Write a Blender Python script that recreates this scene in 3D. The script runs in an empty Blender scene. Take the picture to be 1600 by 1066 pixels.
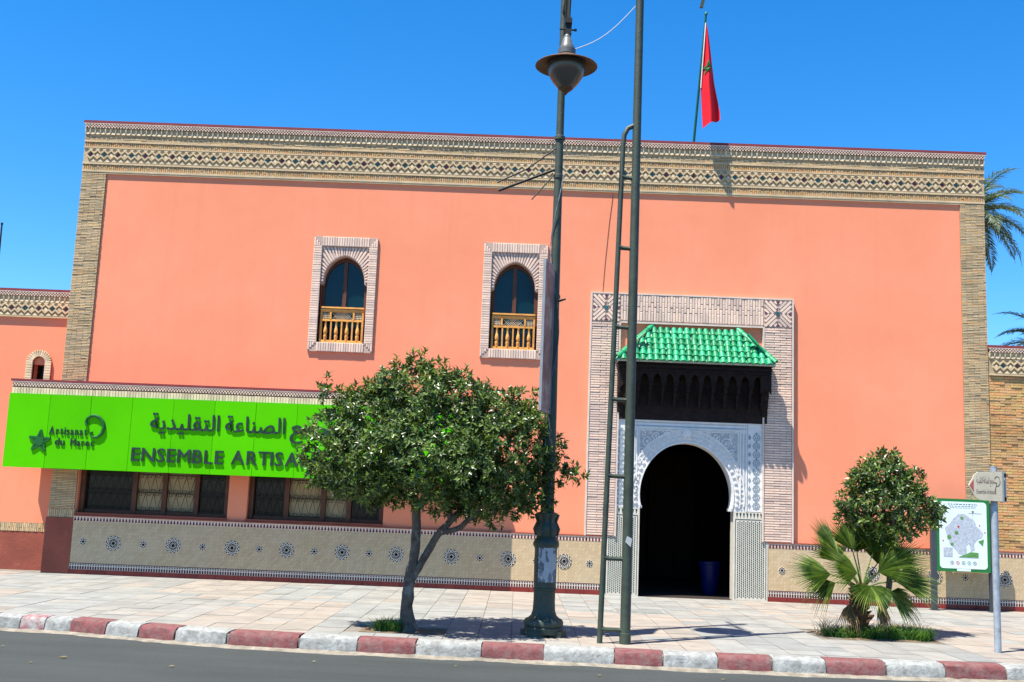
import bpy, math, random
from mathutils import Vector, Matrix, noise as mnoise
random.seed(7)
PI = math.pi
S = bpy.context.scene
COL = S.collection

# ------------------------------------------------------------------ camera
cam_d = bpy.data.cameras.new('camera'); cam = bpy.data.objects.new('camera', cam_d); COL.objects.link(cam)
yaw, pitch, roll, DIST, FPX = -0.0097778, 0.1463797, 0.039215, 20.0567, 1700.0
F_ = Vector((math.sin(yaw)*math.cos(pitch), math.cos(yaw)*math.cos(pitch), math.sin(pitch)))
R_ = Vector((math.cos(yaw), -math.sin(yaw), 0)); U_ = R_.cross(F_)
R2 = R_*math.cos(roll) + U_*math.sin(roll); U2 = -R_*math.sin(roll) + U_*math.cos(roll)
cam.matrix_world = Matrix(((R2.x, U2.x, -F_.x, 0), (R2.y, U2.y, -F_.y, -DIST), (R2.z, U2.z, -F_.z, 1.6), (0, 0, 0, 1)))
cam_d.sensor_fit = 'HORIZONTAL'; cam_d.sensor_width = 36.0; cam_d.lens = FPX/1600*36.0
cam_d.clip_start = 0.1; cam_d.clip_end = 3000
S.camera = cam

# ------------------------------------------------------------------ sky, sun, exposure
SUN = Vector((0.34, 0.27, -1.0))
w = bpy.data.worlds.new('World'); S.world = w; w.use_nodes = True
nt = w.node_tree; bg = nt.nodes['Background']
sky = nt.nodes.new('ShaderNodeTexSky'); sky.sky_type = 'NISHITA'; sky.sun_disc = False
sky.sun_elevation = math.atan2(1.0, math.hypot(SUN.x, SUN.y)); sky.sun_rotation = math.atan2(-SUN.x, -SUN.y) % (2*PI)
sky.air_density = 1.0; sky.dust_density = 0.0; sky.ozone_density = 8.0; sky.altitude = 100
hs = nt.nodes.new('ShaderNodeHueSaturation'); hs.inputs['Saturation'].default_value = 1.27
nt.links.new(sky.outputs[0], hs.inputs['Color']); nt.links.new(hs.outputs[0], bg.inputs[0]); bg.inputs[1].default_value = 0.102
sun_d = bpy.data.lights.new('sun', 'SUN'); sun_d.energy = 5.0; sun_d.angle = math.radians(0.5); sun_d.color = (1.0, 0.94, 0.84)
sun = bpy.data.objects.new('sun', sun_d); COL.objects.link(sun)
sun.rotation_euler = SUN.to_track_quat('-Z', 'Y').to_euler(); sun.location = (-10, -10, 30)
vs = S.view_settings
vs.view_transform = 'Standard'; vs.look = 'None'; vs.gamma = 1.0; vs.use_curve_mapping = False; vs.exposure = 1.2

# ------------------------------------------------------------------ materials
def srgb(r, g, b):
    f = lambda c: (c/255/12.92) if c/255 <= 0.04045 else ((c/255+0.055)/1.055)**2.4
    return (f(r), f(g), f(b))
class NT:
    def __init__(s, name):
        s.m = bpy.data.materials.new(name); s.m.use_nodes = True; s.t = s.m.node_tree
        s.b = s.t.nodes['Principled BSDF']
    def n(s, typ, **kw):
        x = s.t.nodes.new('ShaderNode'+typ)
        for k, v in kw.items():
            if k in x.inputs: x.inputs[k].default_value = v
            else: setattr(x, k, v)
        return x
    def l(s, a, b): s.t.links.new(a, b)
    def math(s, op, a, b=None):
        x = s.n('Math', operation=op)
        for i, v in enumerate((a, b)):
            if v is None: continue
            if isinstance(v, (int, float)): x.inputs[i].default_value = v
            else: s.l(v, x.inputs[i])
        return x.outputs[0]
    def mix(s, fac, a, b):
        x = s.n('MixRGB')
        for i, v in enumerate((fac, a, b)):
            if isinstance(v, (int, float)): x.inputs[i].default_value = v
            elif isinstance(v, tuple): x.inputs[i].default_value = (*v, 1)
            else: s.l(v, x.inputs[i])
        return x.outputs[0]
    def ramp(s, fac, stops):
        x = s.n('ValToRGB'); e = x.color_ramp.elements
        while len(e) < len(stops): e.new(0.5)
        for q, (p, c) in zip(e, stops):
            q.position = p; q.color = (*c, 1) if isinstance(c, tuple) else (c, c, c, 1)
        s.l(fac, x.inputs[0]); return x.outputs[0]
    def noise(s, scale, detail=4, rough=0.55, vec=None):
        x = s.n('TexNoise', Scale=scale, Detail=detail, Roughness=rough)
        s.l(vec if vec is not None else s.pos(), x.inputs['Vector']); return x.outputs['Fac']
    def pos(s):
        if not hasattr(s, '_g'): s._g = s.n('NewGeometry')
        return s._g.outputs['Position']
    def bump(s, h, strength, dist=0.01):
        x = s.n('Bump', Strength=strength, Distance=dist); s.l(h, x.inputs['Height']); s.l(x.outputs[0], s.b.inputs['Normal'])
    def rnd(s):
        s.pos(); o = s.n('ObjectInfo')
        return s.math('FRACT', s.math('ADD', s._g.outputs['Random Per Island'], o.outputs['Random']))
def mat(name, col, rough=0.8, var=0.10, scale=6.0, bump=0.0, bscale=60.0, metallic=0.0, spec=0.3, island=None, coat=0.0, grime=None):
    t = NT(name)
    lo = tuple(max(0, c*(1-var)) for c in col); hi = tuple(min(1, c*(1+var)) for c in col)
    c = t.ramp(t.noise(scale), [(0.3, lo), (0.7, hi)])
    if island:                                             # every piece its own tone
        r = t.ramp(t.rnd(), island); x = t.n('MixRGB', blend_type='MULTIPLY'); x.inputs[0].default_value = 1
        t.l(c, x.inputs[1]); t.l(r, x.inputs[2]); c = x.outputs[0]
    if grime:
        g, gs, gl, gh = grime
        f = t.ramp(t.noise(gs, 6, 0.65), [(gl, 0.0), (gh, 1.0)]); c = t.mix(f, c, g)
    t.l(c, t.b.inputs['Base Color'])
    t.b.inputs['Roughness'].default_value = rough; t.b.inputs['Metallic'].default_value = metallic
    t.b.inputs['Specular IOR Level'].default_value = spec
    if coat: t.b.inputs['Coat Weight'].default_value = coat; t.b.inputs['Coat Roughness'].default_value = 0.1
    if bump: t.bump(t.noise(bscale, 5, 0.6), bump)
    return t.m
G = lambda lo, hi: [(0.0, (lo, lo, lo)), (1.0, (hi, hi, hi))]
M = {}
# orange plaster: gentle mottling, trowel relief
t = NT('orange_plaster')
c1 = t.ramp(t.noise(0.45, 6, 0.65), [(0.28, (0.775, 0.250, 0.134)), (0.5, (0.815, 0.276, 0.152)), (0.74, (0.86, 0.308, 0.176))])
mp = t.n('Mapping'); mp.inputs['Scale'].default_value = (2.6, 1.0, 0.16); t.l(t.pos(), mp.inputs['Vector'])
c2 = t.mix(t.ramp(t.noise(1.5, 6, 0.7, mp.outputs[0]), [(0.52, 0.0), (0.80, 0.30)]), c1, (0.70, 0.225, 0.125))     # faint rain streaks
c3 = t.mix(t.ramp(t.noise(3.2, 7, 0.72), [(0.56, 0.0), (0.82, 0.34)]), c2, (0.82, 0.335, 0.21))                   # patches of thinner paint
t.l(c3, t.b.inputs['Base Color']); t.b.inputs['Roughness'].default_value = 0.9; t.b.inputs['Specular IOR Level'].default_value = 0.15
t.bump(t.math('ADD', t.noise(1.3, 5, 0.6), t.math('MULTIPLY', t.noise(45, 5), 0.18)), 0.38, 0.012); M['orange'] = t.m
M['tan_brick'] = mat('tan_brick', (0.56, 0.425, 0.25), 0.85, 0.12, 2.0, 0.4, 70, island=[(0, (0.66, 0.67, 0.66)), (0.5, (1, 1, 1)), (0.8, (1.10, 1.02, 0.90)), (1, (0.95, 0.80, 0.68))])
M['tan_mortar'] = mat('tan_mortar', (0.22, 0.155, 0.085), 0.95, 0.2, 20, 0.3)
M['band_brick'] = mat('band_brick', (0.53, 0.35, 0.185), 0.85, 0.2, 1.5, 0.5, 60, island=[(0, (0.8, 0.85, 0.8)), (0.45, (1, 1, 1)), (0.75, (1.1, 0.85, 0.65)), (1, (0.95, 1.05, 0.8))])
M['trim'] = mat('trim_brick', (0.55, 0.42, 0.25), 0.85, 0.15, 5, 0.3)
M['cream_brick'] = mat('cream_brick', (0.66, 0.53, 0.34), 0.85, 0.12, 6, 0.3, island=G(0.78, 1.1))
M['pink_brick'] = mat('pink_brick', (0.70, 0.53, 0.42), 0.85, 0.10, 4, 0.3, island=[(0, (0.80, 0.80, 0.82)), (0.5, (1, 1, 1)), (1, (1.1, 1.06, 1.02))])
M['pink_mortar'] = mat('pink_mortar', (0.34, 0.21, 0.165), 0.95, 0.15, 15, 0.2)
M['pale_mortar'] = mat('pale_mortar', (0.46, 0.33, 0.265), 0.95, 0.15, 15, 0.2)
M['pale_trim'] = mat('pale_plaster_trim', (0.60, 0.50, 0.42), 0.85, 0.1, 5)
M['white_trim'] = mat('white_trim', (0.80, 0.74, 0.66), 0.8, 0.06, 5)
M['rough_brick'] = mat('rough_brick', (0.55, 0.345, 0.175), 0.9, 0.28, 1.1, 0.8, 40, island=[(0, (0.85, 0.78, 0.7)), (0.35, (1.0, 1.1, 0.8)), (0.65, (1.12, 0.85, 0.65)), (1, (1, 1, 1))])
M['rough_mortar'] = mat('rough_mortar', (0.47, 0.29, 0.135), 0.95, 0.2, 12, 0.4)
M['maroon'] = mat('maroon_coping', (0.20, 0.035, 0.035), 0.7, 0.15, 4)
M['red_base'] = mat('red_base_paint', (0.27, 0.072, 0.045), 0.8, 0.15, 2.5, 0.5, 25, grime=((0.36, 0.18, 0.13), 5.0, 0.62, 0.8))
M['red_tile'] = mat('red_glazed_tile', (0.21, 0.028, 0.022), 0.35, 0.12, 8, island=G(0.8, 1.15))
M['teal_tile'] = mat('teal_glazed_tile', (0.02, 0.11, 0.115), 0.3, 0.15, 8, island=G(0.8, 1.2), spec=0.5)
M['plum_tile'] = mat('plum_glazed_tile', (0.115, 0.022, 0.045), 0.35, 0.15, 8, island=G(0.8, 1.2), spec=0.5)
M['green_tile'] = mat('green_roof_tile', (0.006, 0.255, 0.10), 0.42, 0.2, 7, 0.15, 50, island=[(0, (0.55, 0.66, 0.6)), (0.5, (1, 1, 1)), (1, (1.6, 1.18, 1.3))], spec=0.4, grime=((0.30, 0.45, 0.36), 9, 0.66, 0.9))
M['lime_mortar'] = mat('lime_mortar', (0.45, 0.50, 0.44), 0.95, 0.25, 14, 0.6, 40)
M['stucco'] = mat('white_carved_stucco', (0.69, 0.67, 0.63), 0.85, 0.08, 10, 0.35, 55)
M['stucco_groove'] = mat('stucco_ground', (0.44, 0.44, 0.43), 0.9, 0.25, 34, 0.9, 45)
M['tile_white'] = mat('ivory_mosaic', (0.63, 0.58, 0.48), 0.45, 0.08, 14, island=G(0.85, 1.05))
M['tile_dark'] = mat('dark_green_mosaic', (0.02, 0.055, 0.045), 0.35, 0.2, 14)
M['tile_blue'] = mat('blue_green_mosaic', (0.25, 0.30, 0.32), 0.6, 0.2, 20)
M['chalk'] = mat('white_mosaic', (0.68, 0.60, 0.48), 0.5, 0.05, 14)
M['ink'] = mat('black_mosaic', (0.012, 0.006, 0.008), 0.7, 0.2, 20, spec=0.1)
M['wine'] = mat('wine_mosaic', (0.085, 0.014, 0.018), 0.6, 0.2, 20, island=G(0.7, 1.3), spec=0.15)
M['dark_wood'] = mat('dark_carved_wood', (0.017, 0.010, 0.008), 0.7, 0.3, 9, 0.5, 40, spec=0.15, grime=((0.06, 0.04, 0.033), 18, 0.62, 0.85))
M['brown_wood'] = mat('brown_wood', (0.10, 0.038, 0.018), 0.55, 0.25, 6, 0.2)
M['gold_wood'] = mat('golden_wood', (0.74, 0.34, 0.075), 0.5, 0.2, 9, 0.2, island=G(0.8, 1.1))
M['glass'] = mat('dark_teal_glass', (0.002, 0.020, 0.026), 0.12, 0.1, 2, spec=0.35)
M['dark_glass'] = mat('dark_shop_glass', (0.008, 0.008, 0.008), 0.15, 0.1, 2, spec=0.25)
M['curtain'] = mat('cream_curtain', (0.40, 0.31, 0.17), 0.9, 0.1, 3, 0.2, 8)
M['iron'] = mat('black_iron', (0.012, 0.011, 0.010), 0.6, 0.2, 8)
M['sign_green'] = mat('lime_green_panel', (0.078, 0.49, 0.0), 0.42, 0.05, 1.3, 0.10, 3.0, spec=0.06, island=G(0.93, 1.04))
M['letter_face'] = mat('chrome_letter_dark_reflection', (0.022, 0.034, 0.030), 0.25, 0.3, 5, metallic=0.15, spec=0.4)  # dark base colour stands in for dark surroundings mirrored in the chrome
M['letter_side'] = mat('green_letter_side', (0.012, 0.10, 0.02), 0.4, 0.1, 5)
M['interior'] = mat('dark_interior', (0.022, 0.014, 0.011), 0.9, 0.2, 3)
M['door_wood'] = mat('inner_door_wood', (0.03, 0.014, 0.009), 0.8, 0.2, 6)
M['blue_pot'] = mat('blue_glazed_pot', (0.001, 0.006, 0.075), 0.4, 0.1, 5, spec=0.2)
M['post_green'] = mat('dark_green_post_paint', (0.038, 0.052, 0.035), 0.55, 0.22, 7, 0.35, 30, spec=0.45, grime=((0.075, 0.085, 0.068), 9, 0.58, 0.8))
M['lamp_grey'] = mat('weathered_lamp_metal', (0.10, 0.105, 0.10), 0.45, 0.2, 9, spec=0.5, grime=((0.20, 0.19, 0.16), 7, 0.6, 0.85))
M['hood'] = mat('rusty_lamp_hood', (0.085, 0.045, 0.022), 0.6, 0.35, 7, grime=((0.12, 0.045, 0.015), 6, 0.5, 0.8))
M['bowl'] = mat('smoky_lamp_bowl', (0.055, 0.050, 0.044), 0.22, 0.15, 4, spec=0.5)
M['paper'] = mat('torn_white_paper', (0.40, 0.41, 0.42), 0.9, 0.06, 20)
M['paper_grey'] = mat('grey_print', (0.16, 0.18, 0.20), 0.9, 0.5, 22)
M['banner_print'] = mat('faded_banner_print', (0.20, 0.125, 0.125), 0.5, 0.55, 5, grime=((0.38, 0.33, 0.30), 2.2, 0.5, 0.62))
M['alu'] = mat('grey_aluminium', (0.26, 0.27, 0.28), 0.5, 0.1, 8, metallic=0.2)
M['galv'] = mat('galvanised_steel', (0.33, 0.37, 0.41), 0.45, 0.2, 12, metallic=0.3, grime=((0.16, 0.18, 0.20), 5, 0.55, 0.75))
M['plate'] = mat('weathered_sign_plate', (0.44, 0.40, 0.30), 0.7, 0.12, 7, grime=((0.30, 0.26, 0.19), 11, 0.6, 0.85))
M['plate_red'] = mat('faded_red', (0.34, 0.075, 0.065), 0.7, 0.15, 12)
M['print_brown'] = mat('faded_print', (0.15, 0.105, 0.085), 0.8, 0.4, 40)
M['black'] = mat('black_plastic', (0.014, 0.014, 0.016), 0.5, 0.1, 5)
M['board_green'] = mat('green_board_frame', (0.010, 0.155, 0.03), 0.35, 0.1, 4, spec=0.4)
M['board_post'] = mat('charcoal_post', (0.045, 0.055, 0.065), 0.5, 0.1, 5)
M['board_white'] = mat('white_board_print', (0.66, 0.76, 0.74), 0.25, 0.02, 3, spec=0.5)
M['map_red'] = mat('red_print', (0.50, 0.05, 0.06), 0.5, 0.05); M['map_green'] = mat('green_print', (0.10, 0.26, 0.07), 0.5, 0.25, 16)
M['map_teal'] = mat('teal_print', (0.03, 0.30, 0.30), 0.5, 0.05); M['map_dark'] = mat('dark_print', (0.10, 0.13, 0.15), 0.6, 0.2, 30)
t = NT('grey_map_print'); v = t.n('TexVoronoi', Scale=14.0, feature='DISTANCE_TO_EDGE'); t.l(t.pos(), v.inputs['Vector'])
cc = t.mix(t.ramp(v.outputs['Distance'], [(0.02, 0.0), (0.07, 1.0)]), (0.52, 0.56, 0.60), t.ramp(t.noise(26, 4), [(0.35, (0.34, 0.38, 0.43)), (0.65, (0.42, 0.46, 0.51))]))
t.l(cc, t.b.inputs['Base Color']); t.b.inputs['Roughness'].default_value = 0.4; M['map'] = t.m
M['flag'] = mat('red_flag_cloth', (0.62, 0.004, 0.016), 0.8, 0.06, 5); M['flag_star'] = mat('green_flag_star', (0.01, 0.16, 0.05), 0.8, 0.1, 9)
M['flag_hem'] = mat('white_flag_hem', (0.75, 0.68, 0.68), 0.8, 0.05)
M['flag_pole'] = mat('green_pole_paint', (0.01, 0.10, 0.05), 0.4, 0.15, 5)
M['asphalt'] = None
t = NT('asphalt')
mp = t.n('Mapping'); mp.inputs['Scale'].default_value = (0.25, 1.6, 1); t.l(t.pos(), mp.inputs['Vector'])
c1 = t.ramp(t.noise(1.6, 6, 0.6, mp.outputs[0]), [(0.3, (0.033, 0.040, 0.039)), (0.7, (0.050, 0.057, 0.056))])
c2 = t.mix(t.ramp(t.noise(75, 4, 0.8), [(0.50, 0.0), (0.72, 0.6)]), c1, (0.10, 0.105, 0.10))
c3 = t.mix(t.ramp(t.noise(0.7, 5, 0.7), [(0.55, 0.0), (0.8, 0.4)]), c2, (0.032, 0.036, 0.037))
t.l(c3, t.b.inputs['Base Color']); t.b.inputs['Roughness'].default_value = 0.85; t.b.inputs['Specular IOR Level'].default_value = 0.25
t.bump(t.noise(70, 5, 0.8), 0.9, 0.010); M['asphalt'] = t.m
M['dirt'] = mat('gutter_sand', (0.22, 0.195, 0.155), 1.0, 0.3, 9, 0.8, 50, spec=0.05)
M['soil'] = mat('dry_soil', (0.16, 0.115, 0.075), 1.0, 0.3, 14, 1.0, 30, spec=0.05)
M['joint'] = mat('paving_joint', (0.18, 0.165, 0.14), 1.0, 0.2, 6, spec=0.05)
DUST = ((0.46, 0.42, 0.35), 1.7, 0.52, 0.78)
for k, c in dict(tile_a=(0.240, 0.234, 0.213), tile_b=(0.262, 0.234, 0.20), tile_c=(0.228, 0.233, 0.219)).items():
    M['pave_'+k] = mat('paving_'+k, c, 0.9, 0.13, 3.2, 0.3, 60, spec=0.15, island=[(0, (0.86, 0.86, 0.86)), (0.5, (1, 1, 1)), (1, (1.08, 1.05, 1.02))], grime=((0.15, 0.137, 0.12), 5.0, 0.56, 0.92))
M['kerb_white'] = mat('worn_white_kerb_paint', (0.29, 0.30, 0.285), 0.95, 0.2, 9, 1.0, 30, spec=0.1, grime=((0.15, 0.14, 0.125), 13, 0.42, 0.75))
M['kerb_red'] = mat('worn_red_kerb_paint', (0.165, 0.060, 0.060), 0.95, 0.25, 9, 1.0, 30, spec=0.1, grime=((0.17, 0.12, 0.11), 12, 0.42, 0.75))
M['kerb_pink'] = mat('faded_pink_kerb_paint', (0.24, 0.10, 0.105), 0.95, 0.2, 7, 1.0, 26, spec=0.1, grime=((0.32, 0.32, 0.30), 6, 0.45, 0.62))
M['drain'] = mat('cast_drain_plate', (0.25, 0.25, 0.225), 0.7, 0.2, 9, 0.4)
M['bark'] = mat('grey_brown_bark', (0.115, 0.092, 0.074), 0.95, 0.4, 10, 1.0, 22, grime=((0.24, 0.225, 0.20), 6, 0.56, 0.7))
M['palm_bark'] = mat('palm_fibre', (0.11, 0.06, 0.03), 0.95, 0.4, 12, 1.0, 18)
def leafmat(name, dark, mid, light, rough=0.38, trans=0.25):
    t = NT(name)
    r = t.ramp(t.rnd(), [(0.0, dark), (0.55, mid), (0.93, light), (1.0, tuple(c*1.25 for c in light))])
    r = t.mix(t.ramp(t.noise(4.5, 2, 0.5), [(0.58, 0.0), (0.74, 0.55)]), r, tuple(c*1.2 for c in light))      # shoots of younger leaves
    t.l(r, t.b.inputs['Base Color']); t.b.inputs['Roughness'].default_value = rough; t.b.inputs['Specular IOR Level'].default_value = 0.5
    tr = t.n('BsdfTranslucent'); mx = t.n('MixShader'); mx.inputs[0].default_value = trans
    x = t.n('MixRGB', blend_type='MULTIPLY'); x.inputs[0].default_value = 1; t.l(r, x.inputs[1]); x.inputs[2].default_value = (1.5, 1.5, 0.5, 1)
    t.l(x.outputs[0], tr.inputs[0]); t.l(t.b.outputs[0], mx.inputs[1]); t.l(tr.outputs[0], mx.inputs[2])
    out = [n for n in t.t.nodes if n.type == 'OUTPUT_MATERIAL'][0]; t.l(mx.outputs[0], out.inputs[0]); return t.m
M['citrus'] = leafmat('citrus_leaf', (0.020, 0.040, 0.011), (0.062, 0.108, 0.026), (0.17, 0.245, 0.052), 0.34, 0.25)
M['fan'] = leafmat('fan_palm_leaf', (0.040, 0.085, 0.014), (0.085, 0.15, 0.026), (0.20, 0.27, 0.05), 0.4, 0.3)
M['fan_dry'] = leafmat('dry_palm_leaf', (0.10, 0.065, 0.03), (0.16, 0.11, 0.05), (0.22, 0.17, 0.08), 0.7, 0.15)
M['date'] = leafmat('date_palm_leaf', (0.05, 0.085, 0.035), (0.09, 0.13, 0.06), (0.17, 0.20, 0.10), 0.45, 0.2)
M['grass'] = leafmat('grass_blade', (0.025, 0.075, 0.012), (0.05, 0.15, 0.018), (0.12, 0.25, 0.03), 0.5, 0.3)
M['straw'] = leafmat('dry_straw', (0.25, 0.20, 0.10), (0.34, 0.28, 0.15), (0.45, 0.38, 0.22), 0.8, 0.2)

# ------------------------------------------------------------------ mesh builder
WPOS = {}
def put(o, parent, pos):
    COL.objects.link(o)
    if parent is not None:
        o.parent = parent; o.location = Vector(pos) - WPOS[parent.name]
    else: o.location = pos
    WPOS[o.name] = Vector(pos); return o
def empty(name, pos, label, cat, group=None):
    o = bpy.data.objects.new(name, None); o.empty_display_size = 0.2; put(o, None, pos); return tag(o, label, cat, group)
def tag(o, label=None, cat=None, group=None, kind=None):
    for k, v in (('label', label), ('category', cat), ('group', group), ('kind', kind)):
        if v: o[k] = v
    return o
class MB:
    def __init__(s): s.v = []; s.f = []; s.mi = []; s.cur = 0
    def add(s, vs, fs):
        k = len(s.v); s.v += [tuple(p) for p in vs]
        for f in fs: s.f.append(tuple(i+k for i in f)); s.mi.append(s.cur)
        return s
    def box(s, x0, x1, y0, y1, z0, z1):
        return s.add([(x0,y0,z0),(x1,y0,z0),(x1,y1,z0),(x0,y1,z0),(x0,y0,z1),(x1,y0,z1),(x1,y1,z1),(x0,y1,z1)],
            [(0,3,2,1),(4,5,6,7),(0,1,5,4),(1,2,6,5),(2,3,7,6),(3,0,4,7)])
    def obox(s, c, a, b, n):
        c, a, b, n = Vector(c), Vector(a), Vector(b), Vector(n)
        P = [c-a-b-n, c+a-b-n, c+a+b-n, c-a+b-n, c-a-b+n, c+a-b+n, c+a+b+n, c-a+b+n]
        return s.add(P, [(0,3,2,1),(4,5,6,7),(0,1,5,4),(1,2,6,5),(2,3,7,6),(3,0,4,7)])
    def prism(s, poly, y0, y1, front_only=False):          # polygon in (x,z), counter-clockwise seen from -y, between y0 (front) and y1
        n = len(poly); P = [(x, y0, z) for x, z in poly] + [(x, y1, z) for x, z in poly]
        fs = [tuple(range(n))] + ([] if front_only else [tuple(range(2*n-1, n-1, -1))])
        fs += [(i, n+i, n+(i+1) % n, (i+1) % n) for i in range(n)]
        return s.add(P, fs)
    def extrude_x(s, poly, x0, x1):                        # polygon in (y,z)
        n = len(poly); P = [(x0, y, z) for y, z in poly] + [(x1, y, z) for y, z in poly]
        return s.add(P, [tuple(range(n)), tuple(range(2*n-1, n-1, -1))] + [(i, n+i, n+(i+1) % n, (i+1) % n) for i in range(n)])
    def tube(s, pts, rad, n=8, cap=True):
        pts = [Vector(p) for p in pts]; k = len(s.v); m = len(pts)
        if not isinstance(rad, (list, tuple)): rad = [rad]*m
        up = None
        for i, p in enumerate(pts):
            d = (pts[min(i+1, m-1)] - pts[max(i-1, 0)]).normalized()
            if up is None: up = d.orthogonal().normalized()
            up = (up - d*up.dot(d)).normalized(); sd = d.cross(up)
            for j in range(n):
                a = 2*PI*j/n; s.v.append(tuple(p + (up*math.cos(a) + sd*math.sin(a))*rad[i]))
        for i in range(m-1):
            for j in range(n):
                a, b = k+i*n+j, k+i*n+(j+1) % n; s.f.append((a, b, b+n, a+n)); s.mi.append(s.cur)
        if cap:
            s.f.append(tuple(range(k+n-1, k-1, -1))); s.mi.append(s.cur); s.f.append(tuple(range(k+(m-1)*n, k+m*n))); s.mi.append(s.cur)
        return s
    def lathe(s, prof, c=(0, 0, 0), n=20, cap=True):
        k = len(s.v); m = len(prof)
        for r, z in prof:
            for j in range(n):
                a = 2*PI*j/n; s.v.append((c[0]+r*math.cos(a), c[1]+r*math.sin(a), c[2]+z))
        for i in range(m-1):
            for j in range(n):
                a, b = k+i*n+j, k+i*n+(j+1) % n; s.f.append((a, b, b+n, a+n)); s.mi.append(s.cur)
        if cap:
            s.f.append(tuple(range(k+n-1, k-1, -1))); s.mi.append(s.cur); s.f.append(tuple(range(k+(m-1)*n, k+m*n))); s.mi.append(s.cur)
        return s
    def disc(s, cx, cz, r, y0, y1, n=16, rz=None):
        return s.prism([(cx + r*math.cos(2*PI*i/n), cz + (rz or r)*math.sin(2*PI*i/n)) for i in range(n)], y0, y1)
    def build(s, name, m, parent=None, smooth=False, pos=None, kind=None):
        xs = [p[0] for p in s.v]; ys = [p[1] for p in s.v]; zs = [p[2] for p in s.v]
        if pos is None: pos = Vector(((min(xs)+max(xs))/2, (min(ys)+max(ys))/2, min(zs)))
        pos = Vector(pos)
        me = bpy.data.meshes.new(name); me.from_pydata([(x-pos.x, y-pos.y, z-pos.z) for x, y, z in s.v], [], s.f)
        for q in (m if isinstance(m, (list, tuple)) else [m]): me.materials.append(M[q])
        if any(s.mi): me.polygons.foreach_set('material_index', s.mi)
        if smooth:
            me.polygons.foreach_set('use_smooth', [True]*len(me.polygons))
            if smooth != 'all': me.set_sharp_from_angle(angle=math.radians(40))
        me.update()
        o = bpy.data.objects.new(name, me); put(o, parent, pos)
        if kind: o['kind'] = kind
        return o
def inst(name, me, parent, pos, scale=(1, 1, 1), rot=None):
    o = bpy.data.objects.new(name, me); put(o, parent, pos); o.scale = scale
    if rot is not None: o.rotation_euler = rot
    return o
def unit_box(m, bev=0.12):                                 # a box of unit size with its front edges worn off
    b = MB(); e = bev/2
    P = [(-.5,-.5+e*2,-.5),(.5,-.5+e*2,-.5),(.5,.5,-.5),(-.5,.5,-.5),(-.5,-.5+e*2,.5),(.5,-.5+e*2,.5),(.5,.5,.5),(-.5,.5,.5),
         (-.5+e,-.5,-.5+e),(.5-e,-.5,-.5+e),(.5-e,-.5,.5-e),(-.5+e,-.5,.5-e)]
    b.add(P, [(0,3,2,1),(4,5,6,7),(1,2,6,5),(2,3,7,6),(3,0,4,7),(8,9,10,11),(0,1,9,8),(1,5,10,9),(5,4,11,10),(4,0,8,11)])
    me = bpy.data.meshes.new('brick'); me.from_pydata(b.v, [], b.f); me.materials.append(M[m]); return me

# ================================================================== GROUND
gb = MB(); gb.add([(-900, -900, -0.26), (900, -900, -0.26), (900, 900, -0.26), (-900, 900, -0.26)], [(0, 1, 2, 3)])
tag(gb.build('ground', 'soil'), kind='structure')
rd = MB()
xs = [-60 + 2*i for i in range(61)]
P = []
for x in xs: P += [(x, -34, -0.155), (x, -13, -0.150), (x, -5.5, -0.172)]
rd.add(P, [(3*i+j, 3*i+3+j, 3*i+4+j, 3*i+1+j) for i in range(60) for j in range(2)])
tag(rd.build('road', 'asphalt'), kind='structure')
# line of the kerb's back edge: it swings towards the building on the left
KX = [-40.0, -14.0, -8.2, -6.63, -5.24, -4.72, -4.29, -3.83, -3.2, -2.38, -1.06, 0.38, 1.7, 2.89, 4.14, 6.12, 9, 14, 40]
KY = [-5.9, -6.1, -6.24, -6.31, -6.42, -6.60, -6.74, -6.87, -7.02, -7.13, -7.21, -7.27, -7.36, -7.40, -7.38, -7.28, -7.2, -7.15, -7.1]
def ky(x):
    for i in range(len(KX)-1):
        if KX[i] <= x <= KX[i+1]: return KY[i] + (KY[i+1]-KY[i])*(x-KX[i])/(KX[i+1]-KX[i])
pv = MB()
xs = [x for x in KX]
P = []
for x in xs: P += [(x, ky(x)-0.02, -0.010), (x, 3.0, -0.010), (x, ky(x)-0.02, -0.25)]
pv.add(P, [(3*i, 3*i+3, 3*i+4, 3*i+1) for i in range(len(xs)-1)] + [(3*i+2, 3*i+5, 3*i+3, 3*i) for i in range(len(xs)-1)])
pave = tag(pv.build('pavement', 'joint', pos=(0, -3, -0.01)), kind='structure')
TS, GAP = 0.40, 0.007
def clip_y(poly):                                          # cut a tile along the kerb line
    out = []
    n = len(poly)
    g = lambda p: p[1] - (ky(p[0]) + 0.004)
    for i in range(n):
        a, b = poly[i], poly[(i+1) % n]; ga, gb_ = g(a), g(b)
        if ga >= 0: out.append(a)
        if (ga < 0) != (gb_ < 0):
            q = ga/(ga-gb_); out.append((a[0]+(b[0]-a[0])*q, a[1]+(b[1]-a[1])*q))
    return out
PITS = [(-1.85, -0.70, -6.72, -6.12), (4.10, 5.62, -5.45, -4.42)]
tiles = []
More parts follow.
